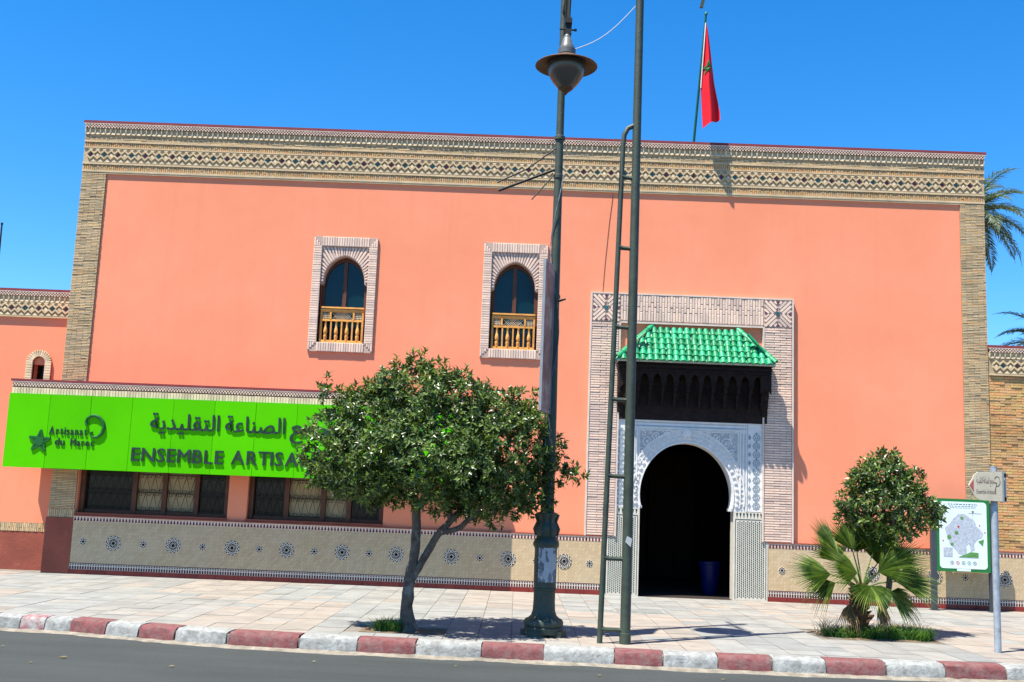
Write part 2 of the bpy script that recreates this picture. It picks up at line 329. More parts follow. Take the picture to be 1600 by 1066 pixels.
for i in range(-45, 46):
    for j in range(-19, 1):
        x0, y0 = i*TS, j*TS - 0.03
        poly = [(x0+GAP/2, y0+GAP/2), (x0+TS-GAP/2, y0+GAP/2), (x0+TS-GAP/2, min(y0+TS-GAP/2, -0.03)), (x0+GAP/2, min(y0+TS-GAP/2, -0.03))]
        if x0 < -9: poly = [(a, b) for a, b in poly]
        cx, cy = x0+TS/2, y0+TS/2
        if any(a < cx < b and c < cy < d for a, b, c, d in PITS): continue
        poly = clip_y(poly)
        if len(poly) < 3: continue
        band = (int(math.floor((i+2)/4)) + (1 if j > -9 else 0)) % 3
        k = 'abc'[0 if band == 0 else (1 if band == 1 else 2)]
        if random.random() < 0.13: k = random.choice('abc')
        near = cy + abs(cx)*0.05 + (0 if -7.2 < cx < 7.4 else 50)
        tiles.append((near, cx, cy, poly, k))
tiles.sort(key=lambda q: q[0])
def tilemesh(b, poly, dz=0.0):
    n = len(poly); P = [(x, y, dz) for x, y in poly] + [(x, y, -0.02) for x, y in poly]
    b.add(P, [tuple(range(n))] + [((i+1) % n, i, n+i, n+(i+1) % n) for i in range(n)])
for q in tiles[:300]:
    b = MB(); tilemesh(b, q[3], random.uniform(-0.0025, 0.0025)); b.build('paving_tile', 'pave_tile_'+q[4], pave)
rest = MB()
for q in tiles[300:]:
    rest.cur = 'abc'.index(q[4]); tilemesh(rest, q[3], random.uniform(-0.0025, 0.0025))
rest.build('paving_tiles', ['pave_tile_a', 'pave_tile_b', 'pave_tile_c'], pave, kind='stuff')
for i, (a, b_, c, d) in enumerate(PITS):
    s_ = MB(); n = 10
    P = [(a+0.02+(b_-a-0.04)*u/n, c+0.02+(d-c-0.04)*v/n, -0.006 + 0.03*mnoise.noise((u*0.7+i*9, v*0.7, 0)) * (0 if u in (0, n) or v in (0, n) else 1)) for u in range(n+1) for v in range(n+1)]
    s_.add(P, [(u*(n+1)+v, (u+1)*(n+1)+v, (u+1)*(n+1)+v+1, u*(n+1)+v+1) for u in range(n) for v in range(n)]); s_.build('tree_pit', 'soil', pave)
dc = MB(); dc.box(1.55, 2.35, -3.10, -2.62, -0.01, 0.006)
for k in range(5): dc.box(1.60, 2.30, -3.04+k*0.09, -2.99+k*0.09, 0.006, 0.010)
dc.build('drain_cover', 'drain', pave)
# kerb stones
kerb = MB()
P = []
for x in xs: P += [(x, ky(x)-0.05, -0.03), (x, ky(x)-0.24, -0.03), (x, ky(x)-0.24, -0.25), (x, ky(x)-0.05, -0.25)]
kerb.add(P, [(4*i+a, 4*i+b, 4*i+4+b, 4*i+4+a) for i in range(len(xs)-1) for a, b in ((0, 1), (1, 2))])
kb = tag(kerb.build('kerb', 'dirt', pos=(0, -7, -0.2)), kind='structure')
KS = [-8.6, -8.1, -7.55, -7.1, -6.63, -6.25, -5.90, -5.59, -5.24, -4.72, -4.29, -3.83, -3.20, -2.38, -1.72, -1.06, -0.32, 0.38, 1.17, 1.70, 2.30, 2.89, 3.48, 4.14, 4.80, 5.49, 6.12, 6.8, 7.5, 8.2]
for i in range(len(KS)-1):
    x0, x1 = KS[i]+0.006, KS[i+1]-0.006
    A = Vector((x0, ky(x0), 0)); B = Vector((x1, ky(x1), 0)); d = (B-A).normalized(); nrm = Vector((d.y, -d.x, 0))
    b = MB(); N = 9
    prof = [(0.0, 0.008), (0.10, 0.012), (0.205, 0.006), (0.245, -0.018), (0.262, -0.06), (0.272, -0.12), (0.285, -0.185), (0.285, -0.25)]
    P = []
    for u in range(N+1):
        p = A + (B-A)*(u/N)
        for k, (o_, z) in enumerate(prof):
            w_ = 0.010*mnoise.noise((p.x*6+i*3.1, o_*14, z*14)) + 0.006*mnoise.noise((p.x*21, o_*40+i, z*40))
            if u in (0, N): w_ -= 0.010
            P.append(p + nrm*(o_ + (w_ if k > 1 else 0)) + Vector((0, 0, z + (w_*0.7 if 0 < k < 5 else 0))))
    m_ = len(prof)
    b.add(P, [(u*m_+k, u*m_+k+1, (u+1)*m_+k+1, (u+1)*m_+k) for u in range(N) for k in range(m_-1)] + [tuple(range(m_-1, -1, -1)), tuple(N*m_+k for k in range(m_))])
    red = i % 2 == 0
    o = b.build('kerb_stone', 'kerb_pink' if i == 6 else ('kerb_red' if red else 'kerb_white'), kb, smooth=True)
# sand swept against the kerb
gd = MB(); P = []; N = 240
for i in range(N+1):
    x = -9 + 18*i/N; y = ky(x)-0.275; wv = 0.10 + 0.07*mnoise.noise((x*1.7, 0, 0)) + 0.05*mnoise.noise((x*7, 3, 0))
    P += [(x, y+0.02, -0.135 + 0.012*mnoise.noise((x*9, 1, 0))), (x, y-wv*0.5, -0.150 + 0.006*mnoise.noise((x*11, 5, 0))), (x, y-wv, -0.1655)]
gd.add(P, [(3*i+j+1, 3*i+4+j, 3*i+3+j, 3*i+j) for i in range(N) for j in range(2)])
tag(gd.build('gutter_sand', 'dirt'), 'pale sand swept against the foot of the painted kerb', 'sand', kind='stuff')

# ================================================================== MAIN BUILDING
WY = 0.03                                                  # face of the orange plaster
bld = empty('craft_centre_building', (0, 0, 0), 'large orange plastered building with tan brick border and horseshoe arched doorway', 'building')
def wall_holes(b, x0, x1, z0, z1, holes, y, depth):
    X = sorted({x0, x1} | {h[0] for h in holes} | {h[1] for h in holes}); Z = sorted({z0, z1} | {h[2] for h in holes} | {h[3] for h in holes})
    for i in range(len(X)-1):
        for j in range(len(Z)-1):
            cx, cz = (X[i]+X[i+1])/2, (Z[j]+Z[j+1])/2
            if any(h[0] < cx < h[1] and h[2] < cz < h[3] for h in holes): continue
            b.add([(X[i], y, Z[j]), (X[i+1], y, Z[j]), (X[i+1], y, Z[j+1]), (X[i], y, Z[j+1])], [(0, 1, 2, 3)])
    for h in holes:
        a, c, e, g = h[:4]
        b.add([(a, y, e), (a, y, g), (a, y+depth, g), (a, y+depth, e)], [(0, 1, 2, 3)]); b.add([(c, y, e), (c, y+depth, e), (c, y+depth, g), (c, y, g)], [(0, 1, 2, 3)])
        b.add([(a, y, g), (c, y, g), (c, y+depth, g), (a, y+depth, g)], [(0, 1, 2, 3)]); b.add([(a, y, e), (a, y+depth, e), (c, y+depth, e), (c, y, e)], [(0, 1, 2, 3)])
WIN = [(-3.40, 0), (-0.185, 0)]
win_holes = [(cx-0.445, cx+0.445, 4.40, 6.23) for cx, _ in WIN]
DOOR = (2.22, 3.98, 0.0, 2.86)
BAYS = [(-8.04, -5.27, 1.10, 2.90), (-4.92, -2.42, 1.10, 2.90)]
b = MB(); wall_holes(b, -8.50, 8.62, -0.05, 8.40, win_holes + [DOOR] + BAYS, WY, 0.26)
b.build('wall', 'orange', bld)
b = MB()                                                   # the other sides and the roof
b.add([(-8.5, WY, -0.05), (-8.5, 14, -0.05), (-8.5, 14, 8.4), (-8.5, WY, 8.4)], [(0, 3, 2, 1)]); b.add([(8.62, WY, -0.05), (8.62, 14, -0.05), (8.62, 14, 8.4), (8.62, WY, 8.4)], [(0, 1, 2, 3)])
b.add([(-8.5, 14, -0.05), (8.62, 14, -0.05), (8.62, 14, 8.4), (-8.5, 14, 8.4)], [(0, 3, 2, 1)])
b.build('side_wall', 'orange', bld)
b = MB(); b.box(-8.48, 8.60, 0.06, 13.98, 8.15, 8.30); b.build('roof', 'tan_mortar', bld)

def bricks_joined(b, x0, x1, z0, z1, yf, yb, course, length, gap=0.007, jit=0.006, vertical=False):
    """stretcher courses, every brick a little uneven"""
    A0, A1, B0, B1 = (x0, x1, z0, z1) if not vertical else (z0, z1, x0, x1)
    n = max(1, round((B1-B0)/course)); ch = (B1-B0)/n
    for r in range(n):
        a = A0 - (length*0.5 if r % 2 else 0) - random.random()*length*0.12
        while a < A1 - 1e-4:
            s0, s1 = max(a, A0), min(a+length-gap, A1)
            if s1 - s0 > 0.012:
                y = yf + random.uniform(-jit, jit); c0, c1 = B0+r*ch+gap*0.55+random.uniform(0, gap*0.4), B0+(r+1)*ch-gap*0.55
                if vertical: b.box(c0, c1, y, yb, s0, s1)
                else: b.box(s0, s1, y, yb, c0, c1)
            a += length

def pilaster(x0, x1, z0, z1, name='pilaster'):
    b = MB(); b.box(x0, x1, 0.012, 0.10, z0, z1); p = b.build(name, 'tan_mortar', bld)
    b = MB(); bricks_joined(b, x0+0.002, x1-0.002, z0, z1, -0.001, 0.03, 0.031, 0.215, 0.0070, 0.004); b.build('bricks', 'tan_brick', p, kind='stuff')
pilaster(-8.53, -8.065, 3.40, 7.50); pilaster(8.185, 8.645, 1.06, 7.50); pilaster(-8.53, -8.06, 1.16, 2.95)

diamond_mesh = {}
for k in ('plum_tile', 'teal_tile', 'cream_brick'):
    b = MB(); r = 0.5; b.add([(-r, 0, 0), (0, 0, -r), (r, 0, 0), (0, 0, r), (-r*0.8, -0.25, 0), (0, -0.25, -r*0.8), (r*0.8, -0.25, 0), (0, -0.25, r*0.8)],
        [(4, 5, 6, 7), (0, 1, 5, 4), (1, 2, 6, 5), (2, 3, 7, 6), (3, 0, 4, 7)])
    me = bpy.data.meshes.new('diamond_tile'); me.from_pydata(b.v, [], b.f); me.materials.append(M[k]); diamond_mesh[k] = me
def zigzag(b, x0, x1, zc, amp, pitch, th, y0, y1, phase=0.0):
    """raised strip that runs up and down: z = zc +- amp"""
    n = int((x1-x0)/(pitch/2)); sx = pitch/2
    for i in range(n):
        a, c = x0+i*sx, x0+(i+1)*sx
        za, zb = (zc-amp, zc+amp) if (i+int(phase)) % 2 == 0 else (zc+amp, zc-amp)
        b.prism([(a, za-th/2), (c, zb-th/2), (c, zb+th/2), (a, za+th/2)], y0, y1)
def diamond_band(parent, x0, x1, z0, z1, y, pitch=0.131, start=0):
    """lozenges between two zigzag strips; every second lozenge is glazed"""
    zc = (z0+z1)/2 + 0.018; h = (z1-z0)
    b = MB(); b.box(x0, x1, y+0.012, y+0.06, z0, z1); fr = b.build('diamond_frieze', 'tan_brick', parent)
    n = int((x1-x0-0.02)/pitch); off = x0 + ((x1-x0) - n*pitch)/2
    b = MB(); a = pitch*0.5
    zigzag(b, off, off+n*pitch, zc+0.052, a*0.46, pitch, 0.036, y-0.016, y+0.03, 0)
    b.build('zigzag_strip', 'trim', fr)
    b = MB(); zigzag(b, off, off+n*pitch, zc-0.052, a*0.46, pitch, 0.036, y-0.016, y+0.03, 1); b.build('zigzag_strip', 'trim', fr)
    b = MB()
    for i in range(n):                                     # small triangles that close the lower edge
        cx = off+(i+0.5)*pitch + pitch*0.5
        if cx+a*0.8 < x1: b.prism([(cx-a*0.82, z0+0.012), (cx+a*0.82, z0+0.012), (cx, z0+0.012+a*0.80)], y-0.008, y+0.02)
        cx = off+(i+0.5)*pitch
        b.prism([(cx-a*0.8, z1-0.008), (cx, z1-0.008-a*0.62), (cx+a*0.8, z1-0.008)], y-0.004, y+0.02)
    b.build('edge_bricks', 'cream_brick', fr, kind='stuff')
    for i in range(n):
        k = ('plum_tile' if ((i+start)//2) % 2 == 0 else 'teal_tile') if (i+start) % 2 == 0 else 'cream_brick'
        s = 0.094 if k != 'cream_brick' else 0.088
        inst('diamond_tile', diamond_mesh[k], fr, (off+(i+0.5)*pitch, y+0.012, zc - (0.0 if k != 'cream_brick' else 0.018)), (s, 0.03 if k != 'cream_brick' else 0.075, s*1.05))
    return fr
def cornice(parent, x0, x1, zt, k=1.0, proj=0.058):
    """red coping, two rows of dog-tooth headers and a row of little corbels; returns its lower edge"""
    b = MB(); b.box(x0-0.03, x1+0.03, -proj-0.003, 0.30, zt-0.050*k, zt); co = b.build('coping', 'maroon', parent)
    z = zt-0.050*k
    b = MB(); b.box(x0-0.02, x1+0.02, -proj-0.002, 0.2, z-0.014*k, z-0.001); b.build('pale_course', 'pink_brick', co)
    z -= 0.014*k
    b = MB(); b.box(x0, x1, -0.022, 0.2, z-0.078*k, z-0.001)
    c = b.build('dogtooth_backing', 'tan_mortar', parent)
    b = MB(); p = 0.056; n = int((x1-x0)/p); p = (x1-x0)/n
    for r in range(3):
        yy = -proj + 0.002*r; h = 0.026*k
        for i in range(n):
            a = x0+i*p + (p/2 if r % 2 else 0)
            if a + p*0.5 > x1: continue
            b.box(a, a+p*0.5, yy, -0.015, z-(r+1)*h+0.002, z-r*h-0.001)
    b.build('dogtooth_bricks', 'pink_brick', c, kind='stuff')
    z -= 0.078*k
    b = MB(); b.box(x0, x1, -0.012, 0.2, z-0.125*k, z-0.001); c = b.build('corbel_course', 'tan_brick', parent)
    b = MB(); p = 0.098; n = int((x1-x0)/p); p = (x1-x0)/n
    for i in range(n+1):
        a = min(max(x0+i*p-0.011, x0), x1-0.022)
        b.extrude_x([(-0.010, z-0.002), (-0.042, z-0.002), (-0.041, z-0.05*k), (-0.034, z-0.095*k), (-0.010, z-0.115*k)][::-1], a, a+0.022)
    for i in range(n):
        a = x0+i*p+0.014
        b.extrude_x([(-0.011, z-0.072*k), (-0.027, z-0.092*k), (-0.030, z-0.122*k), (-0.011, z-0.122*k)], a, a+p-0.030)
    b.build('corbels', 'cream_brick', c, kind='stuff')
    return z-0.125*k
FX0, FX1 = -8.535, 8.655
z = cornice(bld, FX0, FX1, 8.52)                           # ends near 8.253
def plain_band(parent, x0, x1, z0, z1, y, m='tan_brick', name='brick_band', vertical=False, course=0.034, length=0.22):
    b = MB(); b.box(x0, x1, y+0.012, y+0.08, z0, z1); p = b.build(name, 'tan_mortar', parent)
    b = MB(); bricks_joined(b, x0, x1, z0, z1, y, y+0.03, course, length, 0.006, 0.003, vertical); b.build('bricks', m, p, kind='stuff')
def trim(parent, x0, x1, z0, z1, y): b = MB(); b.box(x0, x1, y, 0.06, z0, z1); b.build('trim_course', 'trim', parent)
plain_band(bld, FX0, FX1, 8.132, 8.252, -0.010)
trim(bld, FX0, FX1, 8.106, 8.131, -0.018)
plain_band(bld, FX0, FX1, 8.012, 8.105, -0.006, 'band_brick', 'brick_band', True, 0.040, 0.094)
trim(bld, FX0, FX1, 7.990, 8.011, -0.012)
diamond_band(bld, FX0, FX1, 7.702, 7.989, -0.004, 0.1311, 0)
trim(bld, FX0, FX1, 7.668, 7.701, -0.016)
plain_band(bld, FX0, FX1, 7.556, 7.667, -0.004, 'band_brick', 'brick_band', True, 0.040, 0.11)
trim(bld, FX0, FX1, 7.520, 7.555, -0.008); trim(bld, -8.066, 8.186, 7.488, 7.519, -0.001)
plain_band(bld, FX0, -8.067, 7.501, 7.519, 0.0); plain_band(bld, 8.187, FX1, 7.501, 7.519, 0.0)

# ------------------------------------------------------------------ upper windows
def arch_poly(cx, half, zs, zt, n=22, point=0.10):
    """points of a slightly pointed arch from its right foot over the crown to its left foot"""
    out = []
    for i in range(n+1):
        a = PI*i/n; x = math.cos(a); zz = abs(math.sin(a))**0.92 * (1-point) + point*(1-abs(x))
        out.append((cx + half*x, zs + (zt-zs)*zz))
    return out
pinkbox = unit_box('pink_brick'); creambox = unit_box('cream_brick')
def window(cx):
    x0, x1, z0, z1 = cx-0.605, cx+0.605, 4.225, 6.42; ix0, ix1, iz0, iz1 = cx-0.445, cx+0.445, 4.40, 6.235
    yf = -0.012
    b = MB(); bd = (x0, ix0, z0, z1), (ix1, x1, z0, z1), (ix0, ix1, iz1, z1), (ix0, ix1, z0, iz0)
    for q in bd: b.box(q[0], q[1], yf+0.008, WY+0.12, q[2], q[3])
    W = b.build('window', 'pale_mortar', bld)
    # soldier bricks round the frame, mitred corners by short pieces
    def br(ccx, ccz, w_, h_, ang=0.0, y=yf): inst('brick', pinkbox, W, (ccx, y+0.012, ccz), (w_, 0.026+random.uniform(0, 0.006), h_), (0, -ang, 0))
    nz = 40; p = (iz1-iz0)/nz
    for s in (0, 1):
        a, c = (x0, ix0) if s == 0 else (ix1, x1)
        for i in range(nz): br((a+c)/2, iz0+(i+0.5)*p, c-a-0.004, p-0.009)
    nx = 19; p = (ix1-ix0)/nx
    for (a, c) in ((z0, iz0), (iz1, z1)):
        for i in range(nx): br(ix0+(i+0.5)*p, (a+c)/2, p-0.009, c-a-0.004)
        for xa, xb, s in ((x0, ix0, 1), (ix1, x1, -1)):
            for i in range(4):
                d = (xb-xa)/4; hgt = (c-a)/4
                up = (a == iz1)
                X = xa + (i+0.5)*d if s == 1 else xb-(i+0.5)*d
                hh = (i+0.6)*hgt if True else 0
                br(X, (c - (c-a-hh)*0.5 - 0.0) if not up else (a + (c-a-hh)*0.5), d-0.008, c-a-hh-0.004) if hh < c-a else None
                zz = (a + hgt*(i+0.5)) if not up else (c - hgt*(i+0.5))
                wd = (xb-xa)*(1-(i+1)/4.6) 
                xx = (xb - wd/2) if s == 1 else (xa + wd/2)
    # spandrel plate with a pointed arch, radiating bricks
    half, zs, zt = 0.385, 5.53, 6.055
    arch = arch_poly(cx, half, zs, zt)
    poly = [(ix1-0.002, zs-0.02), (ix1-0.002, iz1-0.002), (ix0+0.002, iz1-0.002), (ix0+0.002, zs-0.02), (cx-half-0.02, zs-0.02), (cx-half-0.02, zs)] + arch[::-1] + [(cx+half+0.02, zs), (cx+half+0.02, zs-0.02)]
    b = MB(); b.prism(poly[::-1], 0.026, 0.17); b.build('arch_surround', 'pale_mortar', W)
    nb = 30
    for i in range(nb):
        a = PI*(i+0.5)/nb; x, zz = math.cos(a), math.sin(a)
        p0 = Vector((cx + half*x*1.03, zs + (zt-zs)*(abs(zz)**0.92*0.9+0.1*(1-abs(x))) + 0.012))
        d = Vector((x*0.9, zz*0.9+0.22)).normalized()
        tx = ((ix1 if d.x > 0 else ix0) - p0.x)/d.x if abs(d.x) > 1e-3 else 9
        tz = (iz1 - p0.y)/d.y if d.y > 1e-3 else 9
        L = min(tx, tz) - 0.004
        if L < 0.03: continue
        c = p0 + d*L/2; wd = 0.024 + 0.012*min(1, L/0.35)
        inst('brick', pinkbox, W, (c.x, 0.022, c.y), (L, 0.02+random.uniform(0, 0.005), wd), (0, -math.atan2(d.y, d.x), 0))
    # dark glass set back, brown frame with a centre post
    b = MB(); b.box(cx-0.46, cx+0.46, 0.21, 0.22, 4.42, 6.20); b.build('pane', 'glass', W)
    b = MB(); b.box(cx-0.035, cx+0.035, 0.175, 0.208, 4.42, 6.1)
    b.box(cx-0.443, cx-0.375, 0.172, 0.208, 4.41, 6.2); b.box(cx+0.375, cx+0.443, 0.172, 0.208, 4.41, 6.2)
    ar = arch_poly(cx, 0.375, zs-0.06, zt-0.07); ar2 = arch_poly(cx, 0.443, zs-0.06, zt+0.10)
    b.prism([*ar2, *ar[::-1]], 0.174, 0.207); b.build('window_frame', 'brown_wood', W)
    # golden balustrade
    yb0, yb1 = 0.055, 0.095; X0, X1 = cx-0.405, cx+0.405
    b = MB(); b.box(X0, X1, yb0-0.02, yb1+0.02, 5.055, 5.085); b.box(X0, X1, yb0-0.008, yb1+0.01, 5.010, 5.040); b.build('top_rail', 'gold_wood', W)
    b = MB(); b.box(X0, X1, yb0, yb1, 4.405, 4.455); b.box(X0, X1, yb0, yb1, 4.815, 4.850); b.box(X0, X1, yb0, yb1, 4.985, 5.009); b.build('rail', 'gold_wood', W)
    b = MB()
    for xx in (X0, X1-0.035, cx-0.235, cx+0.20): b.box(xx, xx+0.035, yb0-0.004, yb1-0.004, 4.456 if xx in (X0, X1-0.035) else 4.851, 4.984)
    b.build('post', 'gold_wood', W)
    for j in range(4):
        x = X0 + 0.105 + j*(X1-X0-0.21)/3
        b = MB(); b.lathe([(0.030, 4.456), (0.030, 4.49), (0.034, 4.50), (0.034, 4.545), (0.020, 4.556), (0.033, 4.575), (0.036, 4.63), (0.026, 4.685), (0.018, 4.70), (0.018, 4.79), (0.024, 4.798), (0.024, 4.814)], (x, (yb0+yb1)/2, 0), 10)
        b.build('baluster', 'gold_wood', W, smooth=True)
        if j < 3:
            x2 = x + (X1-X0-0.21)/6; b = MB(); b.box(x2-0.013, x2+0.013, yb0+0.004, yb1-0.004, 4.456, 4.814); b.build('baluster', 'gold_wood', W)
    b = MB()
    for (a, c, st) in ((cx-0.20, cx+0.20, 'd'), (X0+0.035, cx-0.235, 'g'), (cx+0.235, X1-0.035, 'g')):
        if st == 'g':
            n = 5
            for i in range(1, n): xx = a+(c-a)*i/n; b.box(xx-0.004, xx+0.004, 0.068, 0.080, 4.851, 4.984)
            for i in range(1, 4): zz = 4.85+0.135*i/4; b.box(a, c, 0.066, 0.078, zz-0.005, zz+0.005)
        else:
            n = 9; p = (c-a)/n
            for i in range(-2, n+1):
                for s in (1, -1):
                    xa, xb = a+i*p, a+i*p+0.133
                    if xa < a-0.001 or xb > c+0.001: continue
                    za, zb = (4.852, 4.984) if s == 1 else (4.984, 4.852)
                    b.tube([(xa, 0.074, za), (xb, 0.074, zb)], 0.0055, 4)
    b.build('lattice', 'cream_brick', W)
    return W
for cx, _ in WIN: window(cx)

# ------------------------------------------------------------------ portal: brick frame, carved arch, mosaic jambs
PX0, PX1, PZ = 1.255, 5.030, 5.535; CW = 0.555
b = MB(); b.box(PX0, PX0+CW, -0.028, WY+0.02, 1.045, PZ); b.box(PX1-CW+0.0, PX1, -0.028, WY+0.02, 1.045, PZ); b.box(PX0+CW, PX1-CW, -0.028, WY+0.02, PZ-0.55, PZ)
portal = b.build('portal_frame', 'pink_mortar', bld)
objs = 0
# courses of the two columns (each brick its own piece as far as the limit of 300 goes)
joined = MB()
def pb(cx, cz, w_, h_):
    global objs
    y = -0.036 + random.uniform(-0.004, 0.004)
    if objs < 300: inst('brick', pinkbox, portal, (cx, y+0.012, cz), (w_, 0.034, h_)); objs += 1
    else: joined.box(cx-w_/2, cx+w_/2, y, 0.0, cz-h_/2, cz+h_/2)
ZB = PZ-0.555
n = 52; p = (PX1-PX0-2*CW)/n
for i in range(n):
    x = PX0+CW+(i+0.5)*p
    cut = (0.18, 0.36) if i % 2 else (0.27,)
    zz = [PZ-0.55+0.03] + [PZ-0.55+0.03+c for c in cut] + [PZ-0.025]
    for a, c in zip(zz, zz[1:]): pb(x, (a+c)/2, p-0.010, c-a-0.006)
nz = 86; p = (ZB-1.06)/nz
for r in range(nz-1, -1, -1):
    for x0, x1 in ((PX0+0.03, PX0+CW-0.025), (PX1-CW+0.025, PX1-0.03)):
        cuts = (x0, x0+(x1-x0)*0.36, x0+(x1-x0)*0.80, x1) if r % 2 else (x0, x0+(x1-x0)*0.58, x1)
        for a, c in zip(cuts, cuts[1:]): pb((a+c)/2, 1.06+(r+0.5)*p, c-a-0.007, p-0.013)
joined.build('bricks', 'pink_brick', portal, kind='stuff')
b = MB()
for x0, x1 in ((PX0-0.005, PX0+0.025), (PX1-0.025, PX1+0.005)): b.box(x0, x1, -0.046, WY+0.021, 1.045, PZ+0.005)
for x0, x1 in ((PX0+CW-0.02, PX0+CW+0.012), (PX1-CW-0.012, PX1-CW+0.02)): b.box(x0, x1, -0.0475, WY+0.0215, 1.05, PZ-0.545)
b.box(PX0+CW+0.013, PX1-CW-0.013, -0.046, WY+0.022, PZ-0.562, PZ-0.530); b.box(PX0+0.026, PX1-0.026, -0.0465, WY+0.021, PZ-0.02, PZ+0.0055)
b.build('frame_edging', 'pale_trim', portal)
for x0 in (PX0+0.026, PX1-CW+0.004):                       # corner squares: strips that run parallel to the diagonals
    xa, xb, za, zb = x0, x0+CW-0.03, PZ-0.545, PZ-0.022
    cx, cz = (xa+xb)/2, (za+zb)/2; hw, hh = (xb-xa)/2, (zb-za)/2
    b = MB(); k = 6
    for i in range(k):
        f0, f1 = i/k+0.03, (i+0.62)/k+0.03
        for sx, sz in ((1, 1), (1, -1), (-1, 1), (-1, -1)):
            # L-shaped strip between |x|-|z| offsets: a band along the diagonal in every quadrant
            pass
    for s in (1, -1):
        for i in range(-4, 5):
            o = i*0.085; th = 0.044
            # band z = s*x + o clipped to the square, cut where it would cross the other diagonal set
            pts = []
            for (u0, u1) in ((-1, 0), (0, 1)):
                q0 = u0*hw; q1 = u1*hw
                m_ = 12; seg = []
                for j in range(m_+1):
                    x = q0+(q1-q0)*j/m_; z_ = s*x+o
                    inside = abs(z_) < hh-0.012 and abs(x) < hw-0.012 and (x*z_*s > abs(x)*0.0) and not (abs(x) < 0.03 and abs(z_) < 0.03)
                    if inside: seg.append((x, z_))
                if len(seg) >= 2:
                    (xa_, za_), (xb_, zb_) = seg[0], seg[-1]
                    d = Vector((xb_-xa_, 0, zb_-za_)); L = d.length
                    if L < 0.03: continue
                    d.normalize(); nn = Vector((-d.z, 0, d.x))
                    b.obox((cx+(xa_+xb_)/2, -0.036, cz+(za_+zb_)/2), d*(L/2), nn*(th/2), Vector((0, 0.009+0.001*(s > 0), 0)))
    cs = b.build('corner_square', 'pink_brick', portal); b = MB(); b.box(xa, xb, -0.0305, -0.0282, za, zb); b.build('corner_bed', 'pale_mortar', portal)
    b = MB(); b.box(cx-0.030, cx+0.030, -0.050, -0.03, cz-0.034, cz+0.034); b.build('glazed_stud', 'teal_tile', portal)
    for sx, sz in ((1, 0), (-1, 0), (0, 1), (0, -1)):
        b = MB(); px, pz = cx+sx*(hw-0.03), cz+sz*(hh-0.03)
        tri = [(px, pz-0.038), (px, pz+0.038), (px-sx*0.045, pz)] if sx else [(px-0.038, pz), (px+0.038, pz), (px, pz-sz*0.042)]
        b.prism(tri, -0.049, -0.03); b.build('glazed_wedge', 'plum_tile', portal)

# carved plate with a horseshoe opening
AC, AZ, AR, FA, VS, AZ0 = 3.085, 1.83, 0.842, 0.26, 1.128, 1.94
zz_ = lambda r, a: AZ + r*math.sin(a)*(VS if math.sin(a) > 0 else 1.0)
def horseshoe(r, a0=-0.26, n=40):
    return [(AC + r*math.cos(a0+(PI-2*a0)*i/n), zz_(r, a0+(PI-2*a0)*i/n)) for i in range(n+1)]
hs_ = horseshoe(AR)
X0, X1, Z0, Z1 = 2.045, 4.195, 1.575, 3.185
foot = AZ-AR*math.sin(FA)
angs = sorted({-FA+(PI+2*FA)*i/44 for i in range(45)} | {math.atan2(Z1-AZ, X1-AC), math.atan2(Z1-AZ, X0-AC)})
def onrect(a):
    c_, s_ = math.cos(a), math.sin(a); k = min(((X1-AC)/c_ if c_ > 1e-6 else (X0-AC)/c_ if c_ < -1e-6 else 99), ((Z1-AZ)/s_ if s_ > 1e-6 else (Z0-AZ)/s_ if s_ < -1e-6 else 99))
    return (AC+k*c_, AZ+k*s_)
b = MB()
for a, c in zip(angs, angs[1:]):
    i0, i1 = (AC+AR*math.cos(a), zz_(AR, a)), (AC+AR*math.cos(c), zz_(AR, c)); o0, o1 = onrect(a), onrect(c)
    P4 = [i0, o0, o1, i1]; b.add([(x, -0.012, z_) for x, z_ in P4] + [(x, 0.30, z_) for x, z_ in P4], [(0, 1, 2, 3), (4, 7, 6, 5), (0, 3, 7, 4), (1, 5, 6, 2)])
for xa, xb in ((X0, AC-AR*math.cos(FA)+0.012), (AC+AR*math.cos(FA)-0.012, X1)): b.box(xa, xb, -0.0135, 0.297, Z0, foot+0.012)
for sx in (-1, 1):
    xo = X1 if sx == 1 else X0; b.box(min(xo, AC+sx*0.84), max(xo, AC+sx*0.84), -0.0112, 0.29, Z0+0.001, AZ-0.20)
arch = b.build('carved_arch', 'stucco', bld)
b = MB()
def ring(r0, r1, y, a0=-0.25, n=44):
    A, B = horseshoe(r0, a0, n), horseshoe(r1, a0, n)
    b.prism([*B, *A[::-1]], y, -0.011)
ring(AR+0.004, AR+0.030, -0.030); ring(AR+0.135, AR+0.155, -0.026, -0.20); ring(AR+0.205, AR+0.228, -0.028, -0.16)
for i in range(34):                                        # scallops that run round the opening
    a = -0.22+(PI+0.44)*(i+0.5)/34; cx, cz = AC+(AR+0.085)*math.cos(a), zz_(AR+0.085, a)
    b.disc(cx, cz, 0.034, -0.030, -0.011, 10); b.disc(cx, cz, 0.016, -0.040, -0.0305, 8)
for i in range(44):
    a = -0.14+(PI+0.28)*(i+0.5)/44; b.disc(AC+(AR+0.18)*math.cos(a), zz_(AR+0.18, a), 0.018, -0.024, -0.011, 6)
def frame(x0, x1, z0, z1, t_, y):
    b.box(x0, x0+t_, y, -0.011, z0, z1); b.box(x1-t_, x1, y, -0.011, z0, z1); b.box(x0+t_, x1-t_, y, -0.011, z1-t_, z1)
frame(X0+0.005, X1-0.005, Z0, Z1-0.004, 0.018, -0.026); frame(X0+0.115, X1-0.115, Z0+0.12, Z1-0.125, 0.022, -0.030); frame(X0+0.165, X1-0.165, Z0+0.55, Z1-0.175, 0.014, -0.026)
